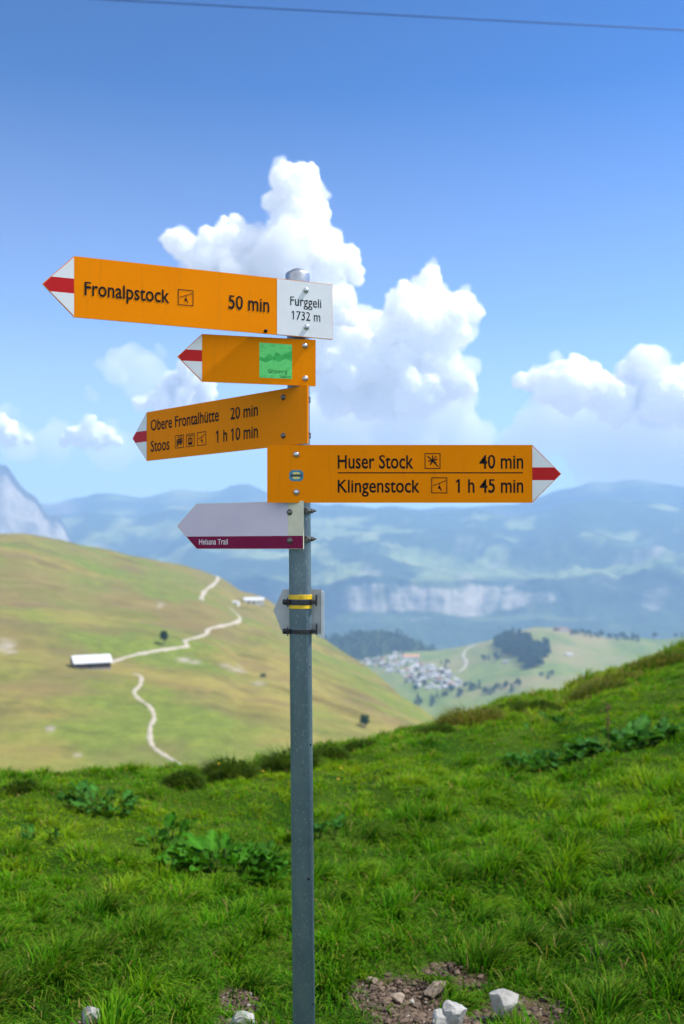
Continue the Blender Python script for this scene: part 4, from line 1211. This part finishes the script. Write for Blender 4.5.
# ------------------------------------------------------------------ shaggy tussocks on the crest
def tussock(px, py, w, h, label, cat, rng, cols, n=1500, Yoff=0.0):
    p = ground_hit(px, py)
    if p is None:
        Yc = float(interp(px, CDIST)); X = (px - CX) / FPX * Yc; p = Vector((X, Yc, float(gz(X, Yc))))
    a = rng.uniform(0, 6.28, n); r = np.sqrt(rng.uniform(0, 1, n)) * w / 2
    x, y = r * np.cos(a), r * np.sin(a) * .7
    z = gz(p.x + x, p.y + y) - p.z - .01
    prof = np.sqrt(np.clip(1 - (r / (w / 2)) ** 2, 0.05, 1))
    L = h * 0.72 * (0.35 + 0.75 * prof) * rng.uniform(.6, 1.15, n)
    tint = np.array(cols)[rng.integers(0, len(cols), n)] * rng.uniform(.7, 1.3, (n, 1))
    V, F, C = blades(np.stack([x, y, z], -1), L, np.full(n, .0062) * rng.uniform(.7, 1.3, n), a + rng.normal(0, .6, n), 0.15 + 0.5 * r / (w / 2) * rng.uniform(.5, 1.3, n), rng.uniform(.2, 1.0, n), tint, rng.uniform(0, .35, n), rng)
    # small leaves in the body so that it reads as a dense little bush
    m = n // 4; a2 = rng.uniform(0, 6.28, m); r2 = np.sqrt(rng.uniform(0, 1, m)) * w / 2 * .95
    hz = h * 0.55 * np.sqrt(np.clip(1 - (r2 / (w / 2)) ** 2, 0.02, 1)) * rng.uniform(.2, .98, m)
    c = np.stack([r2 * np.cos(a2), r2 * np.sin(a2) * .7, hz], -1); c[:, 2] += gz(p.x + c[:, 0], p.y + c[:, 1]) - p.z
    d1 = rng.normal(size=(m, 3)); d1 /= np.linalg.norm(d1, axis=1)[:, None]; d2 = np.cross(d1, rng.normal(size=(m, 3))); d2 /= np.linalg.norm(d2, axis=1)[:, None]
    s = rng.uniform(.008, .017, (m, 1))
    lv = np.stack([c - d1 * s, c + d2 * s * .55, c + d1 * s, c - d2 * s * .55], 1).reshape(-1, 3)
    lf = (np.arange(m) * 4)[:, None] + np.arange(4)[None]
    lc = np.repeat(np.array(cols)[rng.integers(0, len(cols), m)] * rng.uniform(.6, 1.2, (m, 1)), 4, 0)
    A = Acc(); A.V = [V, lv]; A.F = [F[0], F[1], lf + len(V)]; A.C = [C, lc]
    o = A.obj('tussock', M_GRASS, None, False); o.location = p
    tag(o, label, cat)
trng = np.random.default_rng(41)
DG = [(0.015, 0.05, 0.005), (0.028, 0.08, 0.007), (0.06, 0.10, 0.012)]; BR = [(0.15, 0.125, 0.03), (0.28, 0.22, 0.07), (0.08, 0.13, 0.012), (0.05, 0.12, 0.008)]
for (px, py, w, h, lab, cols) in (
        (230, 777, .36, .30, 'round dark green tussock on the crest left of the post', DG),
        (184, 782, .26, .16, 'low dark tussock on the crest below the end of the hill path', DG),
        (20, 792, .22, .15, 'low dark tussock on the crest at the far left', DG),
        (290, 770, .42, .34, 'dark tussock on the crest hidden partly by the post', DG),
        (330, 757, .28, .2, 'dark tussock on the crest just right of the post', DG),
        (360, 748, .30, .13, 'green tussock where the crest begins to rise right of the post', DG),
        (470, 726, .62, .34, 'brownish shaggy tussock on the crest below the village', BR),
        (430, 734, .45, .14, 'dark shaggy tussock left of the brownish one on the crest', DG),
        (530, 709, .7, .16, 'dark shaggy tussock on the rising crest below the tree clump', DG),
        (592, 694, .7, .22, 'olive shaggy tussock on the rising crest at right', BR + DG),
        (610, 684, .8, .22, 'tan dry tussock high on the rising crest', BR),
        (655, 664, .8, .2, 'dark shaggy tussock near the right edge of the crest', DG + BR)):
    tussock(px, py, w, h, lab, 'tussock', trng, cols, int(900 + 1500 * w))

# ------------------------------------------------------------------ meadow flowers
M_FLW = plain('hawkbit_yellow', (0.78, 0.52, 0.01), 0.6); M_FST = plain('flower_stem', (0.06, 0.12, 0.02), 0.6)
frng = np.random.default_rng(55)
def flower(px, py, label):
    p = ground_hit(px, py)
    h = 0.11 + frng.uniform(0, .05)
    root = thing('flower', label, 'flower', p)
    S = Acc(); tv, tf = tube([np.array([0, 0, -.01]), np.array([.004, 0, h * .5]), np.array([.008, -.004, h])], .0014, .001, 5); S.add(tv, tf); S.obj('stem', M_FST, root)
    A = Acc()
    for k in range(14):
        a = k * 2.4; l = .013 * (1 if k < 9 else .7); d = np.array([math.cos(a), math.sin(a), .25 + .04 * k]); e = np.array([-math.sin(a), math.cos(a), 0]) * .0028; c = np.array([.008, -.004, h])
        A.add(np.array([c - e * .5, c + e * .5, c + d * l * .8 + e, c + d * l, c + d * l * .8 - e]), np.array([[0, 1, 2, 4], [2, 3, 4, 4]])[:1]); 
    A.obj('bloom', M_FLW, root, False)
for (px, py, lab) in ((218, 784, 'yellow meadow flower on the crest left of the round dark tussock'), (340, 790, 'yellow meadow flower just right of the post'), (570, 728, 'yellow meadow flower high on the right slope'),
                      (337, 797, 'yellow meadow flower lowest beside the post'), (262, 790, 'yellow meadow flower on the crest between tussock and post')):
    flower(px, py, lab)
# ------------------------------------------------------------------ trees
TR = np.random.default_rng(61)
M_CROWN = m_blade('tree_foliage', 0.15, 0.7, 0.15); M_BARK = plain('bark', (0.10, 0.075, 0.05), 0.9, var=.3, scale=3)
def crown_geo(kind, h, w, n, rng):
    """n leaf-clump faces through the volume of a crown, base at z=0.12h"""
    if kind == 'conifer':
        z = rng.uniform(0.08, 1, n) ** 1.25; rmax = w / 2 * (1 - z) ** 0.85 * (0.72 + 0.28 * np.sin(z * 34) ** 2) + .02 * w
        r = rmax * rng.uniform(.35, 1, n) ** .6; a = rng.uniform(0, 6.28, n)
        c = np.stack([r * np.cos(a), r * np.sin(a), z * h], -1)
        d1 = np.stack([np.cos(a), np.sin(a), -0.35 + 0 * a], -1)
    else:
        k = 9; cc = rng.normal(0, 1, (k, 3)); cc /= np.linalg.norm(cc, axis=1)[:, None]; cc *= rng.uniform(.25, .62, (k, 1)); rr = rng.uniform(.30, .50, k)
        i = rng.integers(0, k, n); d = rng.normal(size=(n, 3)); d /= np.linalg.norm(d, axis=1)[:, None]
        q = cc[i] + d * (rr[i] * rng.uniform(.55, 1.05, n))[:, None]
        c = q * np.array([w / 2, w / 2, h * .44]) + np.array([0, 0, h * .56]); d1 = d
    s = rng.uniform(.6, 1.3, (n, 1)) * (w * 0.11 if kind == 'conifer' else w * .105)
    d1 = d1 + rng.normal(0, .45, (n, 3)); d1 /= np.linalg.norm(d1, axis=1)[:, None]
    d2 = np.cross(d1, rng.normal(size=(n, 3))); d2 /= np.linalg.norm(d2, axis=1)[:, None]
    V = np.stack([c - d1 * s, c + d2 * s * .7, c + d1 * s, c - d2 * s * .7], 1).reshape(-1, 3)
    F = (np.arange(n) * 4)[:, None] + np.arange(4)[None]
    base = np.array([0.028, 0.055, 0.020]) if kind == 'conifer' else np.array([0.026, 0.068, 0.026])
    C = np.repeat(base * rng.uniform(.65, 1.45, (n, 1)), 4, 0)
    return V, F, C

def tree_proto(kind, h, w, n, name, label, cat, group=None):
    root = thing(name, label, cat, (0, 0, 0), 0, group)
    V, F, C = crown_geo(kind, h, w, n, TR)
    A = Acc(); A.add(V, F, C); A.obj('crown', M_CROWN, root, False)
    S = Acc(); tv, tf = tube([np.array([0, 0, -.6]), np.array([0.01 * h, 0, h * .3]), np.array([0, 0.01 * h, h * .75])], w * .05, w * .012, 7); S.add(tv, tf); S.obj('trunk', M_BARK, root)
    return root

def put(root, p, scale=1.0, rz=0.0):
    root.location = p; root.scale = (scale,) * 3; root.rotation_euler = (0, 0, rz)

t_ = tree_proto('round', 8, 5.2, 420, 'small_tree', 'lone dark tree beside the path on the grassy hillside', 'tree'); put(t_, on(HBVH, 164, 645), 1.35)
t_ = tree_proto('round', 8, 7, 420, 'deciduous_tree', 'single dark tree low on the right flank of the pale hillside', 'tree'); put(t_, on(HBVH, 365, 727), 1.0)
t_ = tree_proto('round', 3, 5.5, 220, 'bush', 'small dark bush on the right part of the hillside', 'bush'); put(t_, on(HBVH, 263, 677.5), .9)
t_ = tree_proto('round', 2.5, 5, 220, 'bush', 'small dark bush directly right of the post on the hillside', 'bush'); put(t_, on(HBVH, 318, 637), .8)

# rows of trees in the valley: same labels within a row, nothing tells them apart
protos = {}
def row(key, kinds, pts, label, group, hrange):
    first = {}
    for i, (px, py) in enumerate(pts):
        p = on(VBVH, px, py)
        if p is None: continue
        kd = kinds[i % len(kinds)]
        if kd not in first:
            first[kd] = r = tree_proto(kd, 16, 9 if kd == 'conifer' else 14, 240, 'spruce_tree' if kd == 'conifer' else 'deciduous_tree', label, 'tree', group)
        else:
            r = copy_tree(first[kd])
        put(r, p, TR.uniform(*hrange) / 16, TR.uniform(0, 6))
row('ridge', ['conifer', 'round'], [(572 + 3.3 * i + TR.uniform(-1, 1), 634.5 + 0.30 * i + TR.uniform(-1, 1.5)) for i in range(21)], 'small dark tree in the row along the ridge of the valley meadow', 'trees along the valley ridge', (16, 27))
row('low', ['round', 'conifer', 'round'], [(443 + 3.6 * i + TR.uniform(-2, 2), 692 + TR.uniform(-4, 5) - .15 * i) for i in range(22)], 'small hazy tree in the belt below the valley village', 'trees below the village', (15, 26))
row('slope', ['conifer', 'round'], [(414 + TR.uniform(-10, 24), 697 + TR.uniform(-6, 10)) for i in range(9)], 'small hazy tree between the pale hillside and the village', 'trees left below the village', (14, 22))
row('mid', ['round', 'conifer'], [(484, 661), (489, 660), (495, 658), (501, 657), (497, 661), (507, 655), (541, 677), (548, 679), (552, 676), (533, 659)], 'small dark tree scattered around the big tree clump in the valley', 'scattered valley trees', (13, 22))
row('vill', ['round', 'conifer'], [(404 + TR.uniform(-8, 46), 668 + TR.uniform(-6, 20)) for i in range(16)], 'small dark tree standing among the village houses', 'trees in the village', (11, 18))
row('edge', ['round', 'conifer'], [(655, 639), (660, 638), (665, 638), (670, 638), (676, 638), (682, 637), (688, 636)], 'small hazy tree on the valley ridge at the right edge', 'trees at the right edge', (16, 24))

def forest(name, bvh, pts, label, hr, n):
    A, S = Acc(), Acc()
    lib = [crown_geo('conifer', 18, 12, n, TR) for _ in range(2)] + [crown_geo('round', 17, 18, n, TR) for _ in range(4)]
    for (px, py) in pts:
        p = on(bvh, px, py)
        if p is None: continue
        V, F, C = lib[TR.integers(0, 6)]
        s = TR.uniform(*hr) / 18
        A.add(V * s + np.array(p), F, C * TR.uniform(.7, 1.2))
        tv, tf = tube([np.array(p) + np.array([0, 0, -1.]), np.array(p) + np.array([0, 0, 9 * s])], .5, .2, 5); A.add(tv, tf, np.full((len(tv), 3), .06))
    o = A.obj('forest', M_CROWN, None, False)
    return tag(o, label, 'forest', kind='stuff')
pts = []
while len(pts) < 150:                       # big tree clump: tall on the left, trailing right and down
    x, y = TR.uniform(493, 558), TR.uniform(632, 672)
    if ((x - 515) / 19) ** 2 + ((y - 647) / 10) ** 2 < 1 or ((x - 541) / 11) ** 2 + ((y - 653) / 5) ** 2 < 1 or ((x - 531) / 11) ** 2 + ((y - 664) / 5) ** 2 < 1 or ((x - 527) / 12) ** 2 + ((y - 655) / 8) ** 2 < 1: pts.append((x, y))
forest('forest', VBVH, pts, 'dense dark tree clump on the pale valley meadow', (22, 36), 200)
pts = [(TR.uniform(300, 440), TR.uniform(634, 668)) for _ in range(520)]
forest('forest', KBVH, pts, 'dark blue-green wooded knoll left of the village', (14, 24), 90)

# ------------------------------------------------------------------ barns and houses
def gable(root, L, W, h, rise, wm, rm, over=0.6, t=0.35, opening=None, chimney=False):
    bm = bmesh.new(); a, b = L / 2, W / 2
    P = [(-a, -b, -2), (a, -b, -2), (a, b, -2), (-a, b, -2), (-a, -b, h), (a, -b, h), (a, b, h), (-a, b, h), (-a, 0, h + rise - .05), (a, 0, h + rise - .05)]
    v = [bm.verts.new(p) for p in P]
    for f in ((0, 1, 5, 4), (2, 3, 7, 6), (1, 2, 6, 9, 5), (3, 0, 4, 8, 7), (4, 5, 9, 8), (6, 7, 8, 9), (3, 2, 1, 0)): bm.faces.new([v[i] for i in f])
    bm_obj('wall', bm, wm, root)
    bm = bmesh.new(); ao, bo = a + over, b + over; dz = rise * over / b
    for s in (-1, 1):
        q = [(-ao, s * bo, h - dz), (ao, s * bo, h - dz), (ao, 0, h + rise), (-ao, 0, h + rise)]
        lo = [bm.verts.new((x, y, z + .03)) for x, y, z in q]; up = [bm.verts.new((x, y, z + t)) for x, y, z in q]
        bm.faces.new(lo); bm.faces.new(up)
        for i in range(4): bm.faces.new((lo[i], lo[(i + 1) % 4], up[(i + 1) % 4], up[i]))
    r = bm_obj('roof', bm, rm, root)
    for (x0, x1, z0, z1, nm, m) in (opening or []):
        bm = bmesh.new(); box(bm, x0, x1, -b - .06, -b + .1, z0, z1); bm_obj(nm, bm, m, root)
    return root
M_WOOD = plain('dark_timber', (0.07, 0.05, 0.035), 0.85, var=.3, scale=1); M_WALLW = plain('white_plaster', (0.72, 0.70, 0.66), 0.9, var=.06, scale=.5); M_TIN = plain('pale_metal_roof', (0.62, 0.63, 0.64), 0.5, 0.1, .06, .4)
M_GAP = plain('dark_opening', (0.02, 0.02, 0.022), 0.7); M_STN = plain('stone_plinth', (0.36, 0.30, 0.24), 0.9, var=.2, scale=.6)
def place(root, bvh, px, py, rz):
    p = on(bvh, px, py); root.location = p; root.rotation_euler = (0, 0, rz); return p
g = thing('barn', 'long alpine barn with a pale metal roof at the end of the hillside path', 'barn')
gable(g, 19.5, 9.5, 3.6, 3.2, M_WOOD, M_TIN, .7, opening=[(-3, 0, .2, 2.6, 'door', M_GAP), (4, 5.4, 1.2, 2.2, 'window', M_GAP), (-8, -6.6, 1.2, 2.2, 'window', M_GAP)])
bm = bmesh.new(); box(bm, -9.9, 9.9, -4.9, 4.9, -2.5, .35); bm_obj('plinth', bm, M_STN, g)
place(g, HBVH, 91, 668, R(27))
g = thing('alp_hut', 'white alpine dairy building with dark openings below the skyline of the hill', 'hut')
gable(g, 23, 10, 5.0, 2.8, M_WALLW, M_TIN, .7, opening=[(-8, -4.5, .2, 3.6, 'door', M_GAP), (-1.5, 1.2, .4, 3.4, 'door', M_GAP), (4.5, 6, 1.6, 3.2, 'window', M_GAP), (8, 9.4, 1.6, 3.2, 'window', M_GAP)])
place(g, HBVH, 254, 604, R(6))
g = thing('shed', 'tiny white shed beside the path left of the dairy building', 'shed')
gable(g, 7, 5, 2.4, 1.5, M_WALLW, M_TIN, .4, opening=[(-1, .6, .1, 2, 'door', M_GAP)]); place(g, HBVH, 236, 604.5, R(-20))

HM = [plain('house_wall_' + n, c, 0.9, var=.06, scale=.3) for n, c in (('white', (.72, .70, .66)), ('cream', (.6, .52, .40)), ('timber', (.22, .14, .085)), ('grey', (.45, .44, .43)))]
RM = [plain('house_roof_' + n, c, 0.8, var=.12, scale=.3) for n, c in (('brown', (.15, .09, .065)), ('grey', (.26, .25, .25)), ('rust', (.30, .13, .075)), ('pale', (.48, .46, .44)))]
VARS = [('white chalet with a brown roof in the hazy valley village', 0, 0), ('white chalet with a grey roof in the hazy valley village', 0, 1), ('cream chalet with a rusty roof in the hazy valley village', 1, 2), ('timber chalet with a pale roof in the hazy valley village', 2, 3), ('grey house with a pale roof in the hazy valley village', 3, 3), ('white house with a pale roof in the hazy valley village', 0, 3)]
hp = []
for lab, wi, ri in VARS:
    g = thing('house', lab, 'house', (0, 0, 0), 0, 'houses of the valley village')
    W = TR.uniform(9, 11.5); L = TR.uniform(11, 16)
    gable(g, L, W, TR.uniform(5, 7.5), TR.uniform(2.5, 3.6), HM[wi], RM[ri], .9, opening=[(-3.6, -2.4, 1.4, 2.8, 'window', M_GAP), (2.2, 3.4, 1.4, 2.8, 'window', M_GAP), (-.6, .6, .1, 2.2, 'door', M_GAP)])
    hp.append(g)
spots = []
tries = 0
while len(spots) < 130 and tries < 6000:
    tries += 1
    x = TR.uniform(352, 462); y = TR.uniform(650, 692)
    cyl = np.interp(x, [350, 400, 420, 462], [658, 664, 676, 682]); hw = np.interp(x, [350, 380, 420, 445, 462], [5, 9, 13, 10, 3])
    if abs(y - cyl) > hw: continue
    if any(abs(x - a) < 3.0 and abs(y - b) < 1.7 for a, b in spots): continue
    spots.append((x, y))
spots += [(512, 655), (500, 664), (560, 668), (529, 684), (536, 652), (478, 676)][:0]
used = set()
for (x, y) in spots:
    p = on(VBVH, x, y)
    if p is None: continue
    k = int(TR.integers(0, 6)); g = hp[k] if k not in used else copy_tree(hp[k]); used.add(k)
    g.location = p; g.rotation_euler = (0, 0, TR.uniform(-.6, .6) + (R(90) if TR.uniform() < .4 else 0)); g.scale = (TR.uniform(.8, 1.15),) * 3
def house(lab, px, py, L, W, h, rise, wi, ri, rz):
    g = thing('house', lab, 'house'); gable(g, L, W, h, rise, HM[wi], RM[ri] if isinstance(ri, int) else ri, .9, opening=[(-3.6, -2.4, 1.4, 2.8, 'window', M_GAP), (2.2, 3.4, 1.4, 2.8, 'window', M_GAP)]); place(g, VBVH, px, py, rz)
M_ORG = plain('orange_roof', (.52, .27, .12), .8, var=.1, scale=.3)
house('large hall with an orange roof at the upper edge of the village', 411, 659, 52, 22, 8, 7, 0, M_ORG, R(6))
house('pale farmhouse on the ridge beside the row of trees', 563, 631.5, 24, 13, 8, 5, 0, 2, R(5))
house('small timber farm building left of the pale farmhouse on the ridge', 556, 631, 12, 11, 10, 4, 2, 0, R(20))
house('pale low building right of the farmhouse on the ridge', 570, 632, 16, 10, 5, 4, 1, 2, R(-8))
house('lone pale farm on the open meadow right of the tree clump', 569, 656, 18, 10, 5, 4, 0, 3, R(4))
house('lone grey barn on the meadow in front of the tree clump', 506, 663, 16, 10, 4, 4, 3, 1, R(-12))
